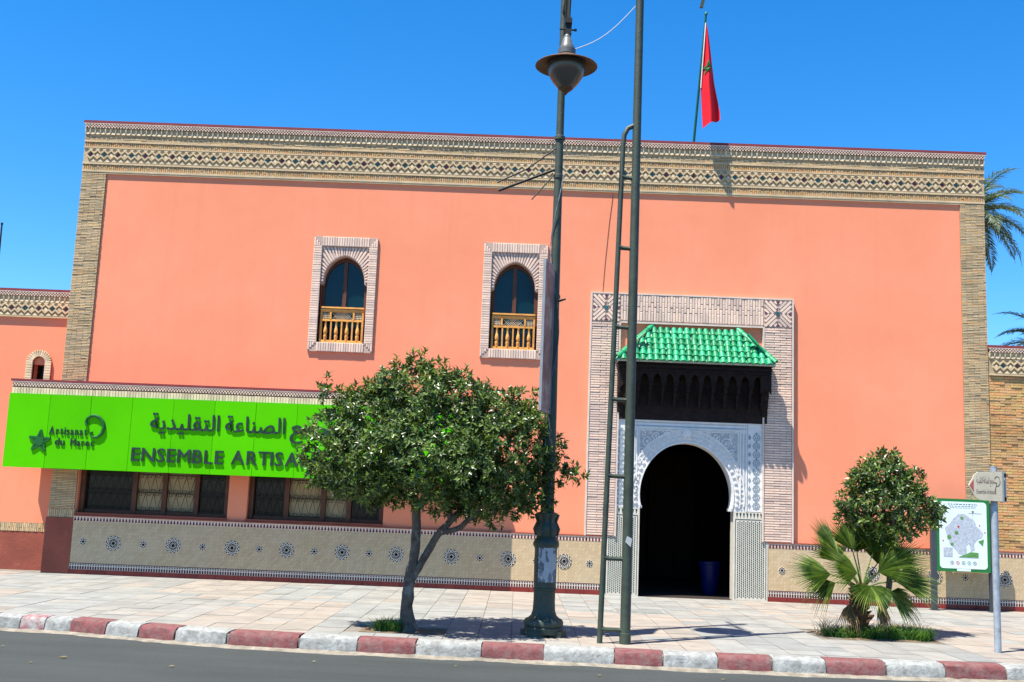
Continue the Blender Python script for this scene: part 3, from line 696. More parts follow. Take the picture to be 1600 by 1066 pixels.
b.disc(AC, AZ0+0.838+0.195, 0.085, -0.046, -0.011, 16); b.disc(AC, AZ0+0.838+0.195, 0.05, -0.060, -0.0465, 12)
b.build('relief', 'stucco', arch)
b = MB()
for s in (-1, 1):                                          # scrolls in the two spandrels
    for (ux, uz, r, turns, ph) in ((0.72, 0.86, 0.11, 1.6, 0.0), (0.56, 0.96, 0.075, 1.4, 2.0), (0.82, 0.68, 0.075, 1.5, 1.0), (0.40, 1.03, 0.05, 1.2, 3.0), (0.845, 0.52, 0.05, 1.2, 0.5), (0.80, 1.00, 0.05, 1.3, 4.0), (0.65, 0.745, 0.04, 1.2, 1), (0.66, 1.04, 0.035, 1.2, 1)):
        pts = []
        for j in range(19):
            tt = j/18; a = s*(ph + tt*turns*2*PI); rr = r*(1-0.8*tt); pts.append((AC+s*ux+rr*math.cos(a), -0.018, AZ0+uz+rr*math.sin(a)))
        b.tube(pts, [0.013-0.006*j/18 for j in range(19)], 5)
        b.disc(AC+s*ux, AZ0+uz, r*0.22, -0.030, -0.011, 8)
    b.tube([(AC+s*0.12, -0.016, AZ0+1.09), (AC+s*0.34, -0.016, AZ0+1.06), (AC+s*0.52, -0.016, AZ0+0.93), (AC+s*0.70, -0.016, AZ0+0.82), (AC+s*0.88, -0.016, AZ0+0.56), (AC+s*0.93, -0.016, AZ0+0.36)], 0.010, 5)
b.build('scrollwork', 'stucco', arch, smooth=True)
for s in (-1, 1):                                          # carved ground behind the scrolls
    b = MB(); out = []
    R3 = AR+0.232
    for i in range(15):
        a = PI/2 - s*(0.24 + 0.74*i/14); out.append((AC+R3*math.cos(a), AZ+R3*math.sin(a)*1.10))
    xe = (X1-0.183) if s == 1 else (X0+0.183)
    poly = [*out, (xe, out[-1][1]), (xe, Z1-0.193), (out[0][0], Z1-0.193)]
    b.prism(poly if s == -1 else poly[::-1], -0.0135, -0.0115); b.build('carved_ground', 'stucco_groove', arch)
b = MB()
for z_ in (Z1-0.045, Z1-0.105):
    for i in range(56): x = X0+0.04+i*(X1-X0-0.08)/55; b.box(x-0.010, x+0.010, -0.019, -0.0118, z_-0.007, z_+0.007)
for x in (X0+0.045, X0+0.098, X1-0.045, X1-0.098):
    for i in range(36): z_ = Z0+0.03+i*0.039; b.box(x-0.007, x+0.007, -0.0195, -0.0119, z_-0.010, z_+0.010)
b.build('bead_rows', 'tile_blue', arch, kind='stuff')
# star-patterned side strips
for x0, x1 in ((1.725, 2.040), (4.200, 4.520)):
    b = MB(); b.box(x0, x1, -0.014, 0.10, 1.58, 3.185); sp = b.build('star_strip', 'stucco', bld)
    b = MB(); cx = (x0+x1)/2
    for i in range(9):
        cz = 1.69+i*0.155
        for r, w_ in ((0.070, 0.010), (0.030, 0.012)):
            for q in (0, PI/4):
                for k in range(4):
                    a = q+k*PI/2; p0 = Vector((cx+r*math.cos(a), -0.015, cz+r*math.sin(a))); p1 = Vector((cx+r*math.cos(a+PI/2), -0.015, cz+r*math.sin(a+PI/2)))
                    d = (p1-p0); L = d.length; d.normalize(); b.obox((p0+p1)/2, d*(L/2), d.cross(Vector((0, 1, 0)))*(w_*0.42), Vector((0, 0.003+0.0006*(q > 0)+0.0003*k, 0)))
        for s in (-1, 1):
            b.prism([(cx+s*0.125, cz-0.052), (cx+s*0.125+0.028, cz), (cx+s*0.125, cz+0.052), (cx+s*0.125-0.028, cz)][::1], -0.019, -0.0135)
        b.prism([(cx-0.026, cz+0.0775), (cx, cz+0.0775-0.02), (cx+0.026, cz+0.0775), (cx, cz+0.0775+0.02)], -0.0185, -0.0135)
    b.build('star_inlay', 'tile_blue', sp, kind='stuff')
# green and ivory mosaic jambs
for x0, x1 in ((1.620, 2.246), (3.952, 4.575)):
    b = MB(); b.box(x0, x1, -0.018, 0.28, 0.0, 1.572); jp = b.build('mosaic_jamb', 'tile_white', bld)
    b = MB(); nx, nz = 13, 34; px, pz = (x1-x0-0.16)/nx, 1.36/nz
    for i in range(nx+1):
        for j in range(nz):
            cx, cz = x0+0.08+i*px, 0.06+(j+(0.5 if i % 2 else 0))*pz
            if cz > 1.42: continue
            b.prism([(cx-px*0.34, cz), (cx-px*0.2, cz-pz*0.33), (cx+px*0.2, cz-pz*0.33), (cx+px*0.34, cz), (cx+px*0.2, cz+pz*0.33), (cx-px*0.2, cz+pz*0.33)], -0.0205, -0.017)
    for xx in (x0+0.035, x1-0.035): b.box(xx-0.006, xx+0.006, -0.021, -0.017, 0.03, 1.44)
    b.box(x0+0.04, x1-0.04, -0.0215, -0.017, 1.435, 1.447)
    nt_ = 9; p = (x1-x0-0.06)/nt_
    for i in range(nt_):
        xx = x0+0.03+(i+0.5)*p; b.prism([(xx-p*0.30, 1.555), (xx, 1.462), (xx+p*0.30, 1.555)], -0.021, -0.017)
    b.build('mosaic_pieces', 'tile_dark', jp, kind='stuff')
# dim passage behind the doorway
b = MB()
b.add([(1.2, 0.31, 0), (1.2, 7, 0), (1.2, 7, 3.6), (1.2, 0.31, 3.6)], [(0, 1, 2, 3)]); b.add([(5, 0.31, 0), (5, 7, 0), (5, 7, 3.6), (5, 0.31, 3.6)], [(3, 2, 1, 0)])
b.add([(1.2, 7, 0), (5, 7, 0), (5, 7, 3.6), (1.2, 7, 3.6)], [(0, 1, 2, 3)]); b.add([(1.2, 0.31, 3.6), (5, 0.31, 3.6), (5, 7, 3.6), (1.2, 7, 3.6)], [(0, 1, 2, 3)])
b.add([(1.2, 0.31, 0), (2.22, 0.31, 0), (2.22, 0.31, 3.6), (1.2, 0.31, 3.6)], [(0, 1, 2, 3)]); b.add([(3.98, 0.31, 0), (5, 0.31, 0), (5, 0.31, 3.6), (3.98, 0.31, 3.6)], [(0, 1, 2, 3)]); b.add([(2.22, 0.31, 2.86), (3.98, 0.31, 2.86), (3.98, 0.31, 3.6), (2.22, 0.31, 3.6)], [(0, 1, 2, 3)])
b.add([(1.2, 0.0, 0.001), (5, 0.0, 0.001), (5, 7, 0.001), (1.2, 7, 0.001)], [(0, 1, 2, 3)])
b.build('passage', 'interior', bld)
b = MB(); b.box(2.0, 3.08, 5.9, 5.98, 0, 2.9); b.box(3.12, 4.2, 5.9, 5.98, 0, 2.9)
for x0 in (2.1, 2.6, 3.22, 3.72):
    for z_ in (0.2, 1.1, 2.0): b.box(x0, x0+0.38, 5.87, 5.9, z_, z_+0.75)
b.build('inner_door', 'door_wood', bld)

# ------------------------------------------------------------------ canopy over the door
CX0, CX1 = 1.79, 4.545
prof = [(0.02, 3.19), (-0.045, 3.19), (-0.045, 3.30), (-0.075, 3.34), (-0.075, 3.44), (-0.13, 3.50), (-0.13, 3.60), (-0.19, 3.66), (-0.19, 3.76), (-0.26, 3.83), (-0.30, 3.94), (-0.33, 4.02), (-0.33, 4.20), (0.02, 4.20)]
b = MB(); b.box(CX0+0.10, CX1-0.10, -0.040, 0.02, 3.19, 4.20); can = b.build('canopy', 'dark_wood', bld)
for x0 in (CX0, CX1-0.10): b = MB(); b.extrude_x(prof[::-1], x0, x0+0.10); b.build('side_bracket', 'dark_wood', can)
b = MB(); b.box(CX0-0.01, CX1+0.01, -0.352, -0.331, 4.055, 4.20); b.box(CX0-0.02, CX1+0.02, -0.372, -0.353, 4.12, 4.165); b.box(CX0-0.015, CX1+0.015, -0.366, -0.353, 4.06, 4.085)
for i in range(60): x = CX0+0.02+i*(CX1-CX0-0.04)/59; b.box(x-0.010, x+0.010, -0.362, -0.353, 4.092, 4.112)
b.build('fascia', 'dark_wood', can)
na = 11; p = (CX1-CX0-0.24)/na
for i in range(na):                                        # row of small pointed arches and the pendants between them
    c = CX0+0.12+(i+0.5)*p; hw = p*0.30; A = arch_poly(c, hw, 3.90, 4.02, 10, 0.3)
    b = MB(); b.prism([(c-p/2, 3.84), (c-hw, 3.84)] + A[::-1] + [(c+hw, 3.84), (c+p/2-0.001, 3.84), (c+p/2-0.001, 4.054), (c-p/2, 4.054)], -0.330, -0.300)
    b.build('arch_panel', 'dark_wood', can)
for i in range(na+1):
    c = CX0+0.12+i*p; b = MB()
    b.box(c-0.034, c+0.034, -0.345, -0.22, 3.80, 3.838); b.box(c-0.028, c+0.028, -0.29, -0.16, 3.70, 3.799); b.box(c-0.024, c+0.024, -0.22, -0.10, 3.58, 3.699); b.box(c-0.020, c+0.020, -0.15, -0.041, 3.44, 3.579)
    b.build('pendant', 'dark_wood', can)
for c in (CX0+0.09, CX1-0.09):                             # carved corner pieces
    b = MB(); b.prism([(c-0.10, 3.70), (c, 3.82), (c+0.10, 3.70), (c+0.10, 4.05), (c-0.10, 4.05)], -0.349, -0.3305); b.build('corner_piece', 'dark_wood', can)
# roof: hipped, green barrel tiles
EZ, RZ, EY, RYY = 4.235, 4.90, -0.47, 0.015
EX0, EX1, RX0, RX1 = 1.735, 4.60, 2.42, 3.985
b = MB()
b.add([(EX0, EY, EZ), (EX1, EY, EZ), (RX1, RYY, RZ), (RX0, RYY, RZ)], [(0, 1, 2, 3)])
b.add([(EX0, EY, EZ), (RX0, RYY, RZ), (EX0, 0.02, EZ)], [(0, 1, 2)]); b.add([(EX1, EY, EZ), (EX1, 0.02, EZ), (RX1, RYY, RZ)], [(0, 1, 2)])
b.add([(EX0, EY, EZ-0.03), (EX1, EY, EZ-0.03), (EX1, 0.02, EZ-0.03), (EX0, 0.02, EZ-0.03)], [(0, 3, 2, 1)]); b.add([(EX0, EY, EZ-0.03), (EX1, EY, EZ-0.03), (EX1, EY, EZ), (EX0, EY, EZ)], [(0, 1, 2, 3)])
b.build('roof_bed', 'lime_mortar', can)
b = MB(); b.box(EX0+0.02, EX1-0.02, EY+0.03, 0.02, 4.201, 4.204); b.build('soffit', 'dark_wood', can)
def barrel(r0, r1, L, th=0.012, n=8):                      # tapered half-round tile lying along +y, wide end first
    b = MB(); P = []
    for k, (rr, yy) in enumerate(((r0, 0), (r1, L))):
        for q in (0, -th):
            for i in range(n+1):
                a = PI*i/n; P.append(((rr+q)*math.cos(a), yy, (rr+q)*math.sin(a)))
    m_ = n+1; f = []
    for i in range(n):
        f += [(i+1, i, 2*m_+i, 2*m_+i+1), (m_+i, m_+i+1, 3*m_+i+1, 3*m_+i), (i, i+1, m_+i+1, m_+i), (2*m_+i+1, 2*m_+i, 3*m_+i, 3*m_+i+1)]
    b.add(P, f); me = bpy.data.meshes.new('roof_tile'); me.from_pydata(b.v, [], b.f); me.materials.append(M['green_tile'])
    me.polygons.foreach_set('use_smooth', [True]*len(me.polygons)); me.set_sharp_from_angle(angle=math.radians(50)); return me
slope = Vector((0, RYY-EY, RZ-EZ)); SL = slope.length; sd = slope.normalized(); nrm = Vector((0, -sd.z, sd.y))
rows = 6; TL = SL/rows
tm = barrel(0.063, 0.048, TL*1.14)
ang = math.atan2(sd.z, sd.y); ncol = 23; cp = (EX1-EX0-0.10)/ncol
for i in range(ncol):
    x = EX0+0.05+(i+0.5)*cp
    for r in range(rows):
        f0 = r/rows
        la = EX0+(RX0-EX0)*(f0+0.04); ra = EX1+(RX1-EX1)*(f0+0.04)
        if x < la or x > ra: continue
        p = Vector((x+random.uniform(-0.004, 0.004), EY, EZ)) + sd*(r*TL-0.03) + nrm*(0.006+0.004*(r > 0))
        inst('roof_tile', tm, can, p, (1, 1, 1), (ang+random.uniform(-0.03, 0.06), random.uniform(-0.05, 0.05), random.uniform(-0.06, 0.06)))
    b = MB(); yy = EY-0.026                               # lower channel tile ends that show between the barrels
    b.prism([(x+cp/2+0.032*math.cos(a), EZ+0.012+0.030*math.sin(a)) for a in [PI+PI*k/6 for k in range(7)]] + [(x+cp/2+0.022*math.cos(a), EZ+0.012+0.020*math.sin(a)) for a in [2*PI-PI*k/6 for k in range(7)]], yy, EY+0.02)
    if i < ncol-1: b.build('channel_tile', 'lime_mortar', can)
for sx, ex, rx in ((-1, EX0, RX0), (1, EX1, RX1)):
    A = Vector((ex, EY-0.01, EZ+0.02)); B = Vector((rx, RYY, RZ+0.035)); d = B-A; L = d.length; d.normalize(); nh = 7
    hm = barrel(0.060, 0.052, L/nh*1.10)
    q = d.to_track_quat('Y', 'Z').to_euler()
    for i in range(nh): inst('hip_tile', hm, can, A+d*(L/nh*i) + Vector((0, 0, 0.012)), (1, 1, 1), q)
    # side slope
    A2 = Vector((ex, EY, EZ)); side = Vector((rx-ex, 0, RZ-EZ)).normalized()
    for k in range(3):
        y = EY+0.11+k*0.13; Ls = 0.26
        q2 = side.to_track_quat('Y', 'Z').to_euler(); st = barrel(0.050, 0.042, Ls)
        for r in range(max(1, 3-k) if k < 2 else 1):
            inst('roof_tile', st, can, Vector((ex-0.02*(-sx)*0, y, EZ+0.012)) + side*(r*Ls*0.9), (1, 1, 1), q2)

# ------------------------------------------------------------------ tiled dado with rosettes
rosette_me = {}
def rosette(big):
    b = MB()
    if big:
        b.cur = 0; b.disc(0, 0, 0.158, -0.004, 0.0, 28)
        b.cur = 1; b.disc(0, 0, 0.034, -0.008, -0.003, 12)
        def pet(a, r0, r1, w_, y=-0.007, tip=0.5):
            u = Vector((math.cos(a), math.sin(a))); v = Vector((-u.y, u.x)); rm = r0+(r1-r0)*tip
            b.prism([tuple(u*r0), tuple(u*rm-v*w_), tuple(u*r1), tuple(u*rm+v*w_)][::1], y, -0.003)
        for i in range(12):
            a = 2*PI*i/12; pet(a, 0.036, 0.092, 0.016, tip=0.7)
            pet(a+PI/12, 0.078, 0.112, 0.011, tip=0.5); pet(a, 0.102, 0.134, 0.017, tip=0.6); pet(a+PI/12, 0.124, 0.154, 0.018, tip=0.7)
        for i in range(24): pet(2*PI*(i+0.5)/24, 0.146, 0.158, 0.012)
    else:
        b.cur = 0; b.disc(0, 0, 0.062, -0.004, 0.0, 16); b.cur = 1; b.disc(0, 0, 0.024, -0.008, -0.003, 8)
        for i in range(8):
            a = 2*PI*i/8; u = Vector((math.cos(a), math.sin(a))); v = Vector((-u.y, u.x))
            b.prism([tuple(u*0.030), tuple(u*0.046-v*0.015), tuple(u*0.061), tuple(u*0.046+v*0.015)], -0.007, -0.003)
    me = bpy.data.meshes.new('rosette'); me.from_pydata(b.v, [], b.f); me.materials.append(M['chalk']); me.materials.append(M['ink'])
    me.polygons.foreach_set('material_index', b.mi); return me
ros_b, ros_s = rosette(True), rosette(False)
t = NT('tan_zellij')                                       # small two-tone tiles laid on the diagonal
mp = t.n('Mapping'); mp.inputs['Rotation'].default_value = (0, math.radians(45), 0); t.l(t.pos(), mp.inputs['Vector'])
sp = t.n('SeparateXYZ'); t.l(mp.outputs[0], sp.inputs[0]); cb = t.n('CombineXYZ'); t.l(sp.outputs[0], cb.inputs[0]); t.l(sp.outputs[2], cb.inputs[1])
bk = t.n('TexBrick', Scale=1.0); t.l(cb.outputs[0], bk.inputs['Vector'])
bk.inputs['Brick Width'].default_value = 0.085; bk.inputs['Row Height'].default_value = 0.042; bk.inputs['Mortar Size'].default_value = 0.0035; bk.inputs['Bias'].default_value = 0.0
bk.inputs['Color1'].default_value = (0.48, 0.345, 0.19, 1); bk.inputs['Color2'].default_value = (0.57, 0.435, 0.25, 1); bk.inputs['Mortar'].default_value = (0.38, 0.28, 0.17, 1)
c2 = t.mix(t.ramp(t.noise(1.3, 5, 0.65), [(0.4, 0.0), (0.75, 0.45)]), bk.outputs['Color'], (0.52, 0.42, 0.29))
c3 = t.mix(t.ramp(t.noise(9, 4, 0.7), [(0.55, 0.0), (0.8, 0.35)]), c2, (0.36, 0.26, 0.15))
t.l(c3, t.b.inputs['Base Color']); t.b.inputs['Roughness'].default_value = 0.5; t.b.inputs['Specular IOR Level'].default_value = 0.3
t.bump(bk.outputs['Fac'], -0.4, 0.003); M['zellij'] = t.m
def dado(parent, x0, x1, bigs, smalls, zt=1.045):
    b = MB(); b.box(x0, x1, -0.020, WY+0.02, 0.20, zt-0.10); d = b.build('tiled_dado', 'zellij', parent)
    b = MB(); b.box(x0, x1, -0.022, WY+0.02, zt-0.099, zt-0.012); b.build('crenel_course', 'pink_brick', d)
    b = MB(); p = 0.0585; n = int((x1-x0)/p); p = (x1-x0)/n
    for i in range(n):
        c = x0+(i+0.5)*p; b.prism([(c-p*0.32, zt-0.092), (c+p*0.32, zt-0.092), (c+p*0.2, zt-0.055), (c+p*0.05, zt-0.028), (c-p*0.05, zt-0.028), (c-p*0.2, zt-0.055)], -0.0255, -0.021)
    b.build('crenel_pieces', 'wine', d, kind='stuff')
    b = MB(); b.box(x0-0.0, x1, -0.034, WY+0.02, zt-0.011, zt+0.012); b.build('capping', 'red_base', d)
    b = MB(); b.box(x0, x1, -0.023, WY+0.02, 0.085, 0.199); b.build('check_course', 'tile_white', d)
    b = MB(); p = 0.046; n = int((x1-x0)/p); p = (x1-x0)/n
    for i in range(n):
        c = x0+(i+0.5)*p; b.box(c-p*0.30, c+p*0.30, -0.026, -0.022, 0.090, 0.142); b.box(c-p*0.26, c+p*0.26, -0.0262, -0.022, 0.160, 0.180)
    b.box(x0, x1, -0.0255, -0.0222, 0.187, 0.198)
    b.build('check_pieces', 'wine', d, kind='stuff')
    n = max(1, int((x1-x0)/0.33)); p = (x1-x0)/n
    for i in range(n): b = MB(); b.box(x0+i*p+0.003, x0+(i+1)*p-0.003, -0.027-random.random()*0.002, WY+0.02, -0.005, 0.084); b.build('skirting_tile', 'red_tile', d)
    for x, z_ in bigs: inst('rosette', ros_b, d, (x, -0.0205, z_), (0.86, 1, 0.86), (0, random.uniform(-0.2, 0.2), 0))
    for x, z_ in smalls: inst('rosette', ros_s, d, (x, -0.0205, z_))
BX = [-7.28, -6.19, -5.12, -4.13, -3.12, -2.14, -1.14, -0.11, 0.90]
dado(bld, -8.045, 1.612, [(x, 0.57) for x in BX], [(-7.83, 0.58)] + [((a+c)/2, 0.565) for a, c in zip(BX, BX[1:])] + [(1.36, 0.55)])
dado(bld, 4.585, 8.648, [(5.35, 0.56), (6.45, 0.56), (7.58, 0.56)], [(4.83, 0.56), (5.9, 0.56), (7.02, 0.56), (8.13, 0.56)])
# foot of the left pilaster: red painted block, strip of upright bricks above
b = MB(); b.extrude_x([(-0.030, -0.02), (WY+0.02, -0.02), (WY+0.02, 1.0), (-0.022, 1.0)], -8.55, -8.048); pf = b.build('pilaster_foot', 'red_base', bld)
plain_band(bld, -8.535, -8.047, 1.003, 1.158, -0.004, 'tan_brick', 'upright_brick_band', True, 0.036, 0.155)

# ------------------------------------------------------------------ shop bays under the sign
for bi, (x0, x1, z0, z1) in enumerate(BAYS):
    yb = 0.20
    b = MB(); b.box(x0, x1, -0.01, yb+0.08, z0-0.04, z0); bay = b.build('shop_window', 'red_base', bld)
    w4 = (x1-x0)
    posts = [x0, x0+w4*0.345, x0+w4*0.545, x0+w4*0.76, x1-0.09] if bi == 0 else [x0, x0+w4*0.26, x0+w4*0.53, x0+w4*0.72, x1-0.09]
    for k, px in enumerate(posts): b = MB(); b.box(px, px+0.085, yb-0.05-0.02*(k in (0, 4)), yb+0.06, z0, z1); b.build('post', 'brown_wood', bay)
    b = MB()
    for a, c in zip(posts, posts[1:]): b.box(a+0.086, c-0.001, yb-0.03, yb+0.05, z0+0.001, z0+0.06)
    b.build('bottom_rail', 'brown_wood', bay)
    for k, (a, c) in enumerate(zip(posts, posts[1:])):
        cur = k in (1, 2)
        b = MB(); b.box(a+0.086, c-0.001, yb+0.030, yb+0.045, z0+0.061, z1); b.build('curtain' if cur else 'pane', 'curtain' if cur else 'dark_glass', bay)
        b = MB(); xa, xb = a+0.09, c-0.005; y = yb-0.012; n = max(2, round((xb-xa)/0.155)); p = (xb-xa)/n
        for zz in (z0+0.075, z0+0.405, z0+0.735): b.box(xa, xb, y-0.006, y+0.006, zz-0.008, zz+0.008)
        for (za, zb) in ((z0+0.083, z0+0.397), (z0+0.413, z0+0.727)):
            for i in range(n):
                xm = xa+(i+0.5)*p
                b.tube([(xm-p*0.5, y, zb), (xm, y, za), (xm+p*0.5, y, zb)], 0.0055, 4)
                for s in (-1, 1):                              # little scrolls at both ends of every lozenge
                    for (cz, sg) in ((za+0.03, 1), (zb-0.03, -1)):
                        cc = xm+s*p*0.28 if sg == 1 else xm+s*p*0.16
                        b.tube([(cc+0.024*math.cos(q), y+0.001, cz+0.024*math.sin(q)) for q in [PI*0.2*j*s for j in range(8)]], 0.0045, 4)
        b.build('grille', 'iron', bay)
# projecting box with a small cornice that carries the sign
SX0, SX1, SP = -9.19, -0.72, 0.50
b = MB(); b.box(SX0, SX1, -SP, WY-0.002, 1.90, 3.19); b.box(SX0, -8.535, WY-0.001, 0.38, 1.90, 3.19); box = b.build('projecting_bay', 'red_base', bld)
b = MB(); b.box(SX0-0.03, SX1+0.03, -SP-0.016, WY-0.003, 3.415, 3.455); b.box(SX0-0.03, -8.536, WY-0.002, 0.38, 3.415, 3.455); b.build('coping', 'maroon', box)
b = MB(); b.box(SX0, SX1, -SP+0.01, WY-0.003, 3.191, 3.414); b.build('brick_upstand', 'tan_mortar', box)
b = MB(); p = 0.052; n = int((SX1-SX0)/p); p = (SX1-SX0)/n
for i in range(n):
    a = SX0+i*p; b.box(a+0.004, a+p-0.004, -SP-0.004+random.uniform(-0.003, 0.003), -SP+0.03, 3.192, 3.30)
b.build('upright_bricks', 'cream_brick', box, kind='stuff')
b = MB()
for r in range(3):
    for i in range(n):
        a = SX0+i*p+(p/2 if r % 2 else 0)
        if a+p*0.5 < SX1: b.box(a, a+p*0.5, -SP-0.011+0.001*r, -SP+0.008, 3.412-(r+1)*0.030, 3.412-r*0.030-0.002)
b.build('dogtooth_bricks', 'pink_brick', box, kind='stuff')
b = MB(); b.box(SX0-0.012, SX1+0.012, -SP-0.0135, -SP+0.01, 3.398, 3.4135); b.build('pale_course', 'pink_brick', box)

# ================================================================== SIDE WINGS
def wing(name, pos, label):
    o = empty(name, (0, 0, 0), label, 'building'); o.location = pos; return o
lw = wing('side_wing', (0, 0.55, 0), 'low orange wing with small arched window left of the main building')
b = MB(); hole = (-9.325, -9.095, 3.2, 3.985); wall_holes(b, -24, -8.505, 0.84, 5.10, [hole], 0.0, 0.35); b.build('wall', 'orange', lw)
b = MB(); b.box(-24, -8.505, 0.30, 9, 5.0, 5.1); b.build('roof', 'tan_mortar', lw)
z = cornice(lw, -24, -8.54, 5.295, 0.95, 0.055)
diamond_band(lw, -24, -8.54, z-0.275, z-0.003, -0.028, 0.1311, 1)
trim(lw, -24, -8.54, z-0.300, z-0.276, -0.045)
b = MB(); b.box(-24, -8.506, -0.012, 0.3, -0.03, 0.70); b.build('painted_base', 'red_base', lw)
plain_band(lw, -24, -8.506, 0.701, 0.86, -0.02, 'tan_brick', 'upright_brick_band', True, 0.036, 0.16)
b = MB(); wc = -9.21
b.prism([(wc-0.115, 3.2), (wc-0.115, 3.87)] + [(wc+0.115*math.cos(a), 3.87+0.115*math.sin(a)) for a in [PI-PI*k/12 for k in range(13)]] + [(wc+0.115, 3.2), (wc+0.24, 3.2), (wc+0.24, 3.87)] + [(wc+0.24*math.cos(a), 3.87+0.24*math.sin(a)) for a in [PI*k/12 for k in range(13)]] + [(wc-0.24, 3.87), (wc-0.24, 3.2)], -0.030, 0.05)
aw = b.build('arched_window', 'tan_mortar', lw)
for k in range(15):
    a = PI*(k+0.5)/15; inst('brick', creambox, aw, (wc+0.178*math.cos(a), -0.032, 3.87+0.178*math.sin(a)), (0.122, 0.03, 0.031), (0, -a, 0))
for k in range(12):
    for s in (-1, 1): inst('brick', creambox, aw, (wc+s*0.178, -0.032, 3.845-k*0.050), (0.122, 0.03, 0.042))
b = MB(); b.box(wc-0.118, wc+0.118, 0.20, 0.215, 3.2, 3.99); b.build('pane', 'dark_glass', aw)
b = MB(); b.box(wc-0.114, wc+0.114, 0.02, 0.2, 3.84, 3.985); b.build('arch_filling', 'orange', aw)

rw = wing('brick_side_wing', (0, 0.012, 0), 'low rough brick wing with tiled base right of the main building')
b = MB(); b.box(8.66, 24, 0.02, 6, 0.9, 4.55); b.build('wall', 'rough_mortar', rw)
b = MB(); bricks_joined(b, 8.66, 13.5, 1.05, 4.235, -0.004, 0.05, 0.050, 0.20, 0.006, 0.007); b.build('bricks', 'rough_brick', rw, kind='stuff')
z = cornice(rw, 8.66, 24, 4.815, 0.92, 0.055)
diamond_band(rw, 8.66, 24, z-0.285, z-0.003, -0.012, 0.1311, 1); trim(rw, 8.66, 24, z-0.315, z-0.286, -0.036)
dado(rw, 8.652, 14.0, [(8.84, 0.55), (9.95, 0.55), (11.05, 0.55)], [(9.4, 0.55), (10.5, 0.55)])

# ================================================================== GREEN SIGN
def text_flat(txt, bold=0.0, depth=0.0, res=3):
    cu = bpy.data.curves.new('t', 'FONT'); cu.body = txt; cu.offset = bold; cu.extrude = 0.5; cu.resolution_u = res
    o = bpy.data.objects.new('t', cu); COL.objects.link(o)
    bpy.context.view_layer.update()
    me = bpy.data.meshes.new_from_object(o.evaluated_get(bpy.context.evaluated_depsgraph_get()))
    V = [tuple(v.co) for v in me.vertices]; Fc = [tuple(p.vertices) for p in me.polygons]; Nz = [p.normal.z for p in me.polygons]
    COL.objects.unlink(o); bpy.data.objects.remove(o); bpy.data.curves.remove(cu); bpy.data.meshes.remove(me)
    return V, Fc, Nz
def letters(name, txt, parent, x0, zb, sx, sz, yb, yf, m, bold=0.0, rx=None):
    """one mesh from text: x0 left edge, zb baseline, sx/sz metres per em, between yb (wall) and yf (face)"""
    V, Fc, Nz = text_flat(txt, 0.0)
    mn = min(v[0] for v in V); b = MB(); rot = rx or (lambda p: p)
    for k, dx in enumerate((0.0, -bold, bold) if bold else (0.0,)):   # strokes thickened by overlapping layers
        o = len(b.v); dy = (yf-yb)*(1-0.012*k)
        b.v += [rot((x0+(v[0]-mn+bold+dx)*sx, yb + dy*(v[2]+0.5), zb+v[1]*sz + dx*0.35*sz)) for v in V]
        b.f += [tuple(i+o for i in f) for f in Fc]; b.mi += [(0 if n > 0.5 else 1) if len(m) > 1 else 0 for n in Nz]
    return b.build(name, m, parent), max(v[0] for v in V)-mn
sign = empty('signboard', (-5.0, -0.5, 1.87), 'long lime green signboard with raised dark letters above the shop windows', 'sign')
YF = -0.545
edges = [-9.205] + [-9.205+0.7445*k for k in range(1, 11)] + [-0.71]
for a, c in zip(edges, edges[1:]):
    b = MB(); b.box(a+0.003, c-0.003, YF, YF+0.04, 1.868, 3.186); pn_ = b.build('panel', 'sign_green', sign); pn_.rotation_euler = (random.uniform(-0.002, 0.002), 0, random.uniform(-0.003, 0.003))
LM = ['letter_face', 'letter_side']
def word(txt, x0, x1, zb, h, bold=0.012, gap=0.035, slope=0.0, depth=0.021, skew=0):
    W = [];
    for ch in txt:
        V, Fc, Nz = text_flat(ch); W.append(max(v[0] for v in V)-min(v[0] for v in V)+2*bold)
    capH = 0.70
    k = (x1-x0-gap*(len(txt)-1))/sum(W); x = x0
    for ch, w_ in zip(txt, W):
        letters('letter', ch, sign, x, zb+slope*(x-x0), k, h/capH, YF-0.003, YF-0.003-depth, LM, bold); x += w_*k+gap*(0.35 if ch in 'RT' else 1.0)
word('ENSEMBLE', -6.91, -5.26, 2.055, 0.245, 0.013)
word('ARTISANAL', -5.12, -3.14, 2.065, 0.25, 0.013)
AR_ = {'maj': '\ufeca\ufee4\ufea0\ufee3', 'sin': '\ufe94\ufecb\ufe8e\ufee8\ufebc\ufedf\ufe8d', 'taq': '\ufe94\ufef3\ufeaa\ufef4\ufee0\ufed8\ufe98\ufedf\ufe8d'}
for k, x0, x1 in (('taq', -6.62, -5.38), ('sin', -5.27, -4.20), ('maj', -4.10, -3.15)):
    V, Fc, Nz = text_flat(AR_[k]); W_ = max(v[0] for v in V)-min(v[0] for v in V)
    letters('arabic_word', AR_[k], sign, x0, 2.635, (x1-x0)/W_, 0.405, YF-0.003, YF-0.024, LM, 0.010)
word('Artisanat', -8.42, -7.74, 2.475, 0.145, 0.008, 0.024, depth=0.016); word('du', -8.30, -8.13, 2.285, 0.135, 0.008, 0.022, depth=0.016); word('Maroc', -8.02, -7.60, 2.285, 0.135, 0.008, 0.022, depth=0.016)
b = MB(); sc = (-8.575, 2.345); R5 = 0.20
pts = [(sc[0]+R5*math.sin(2*PI*k/5+0.05), sc[1]+R5*math.cos(2*PI*k/5+0.05)) for k in range(5)]
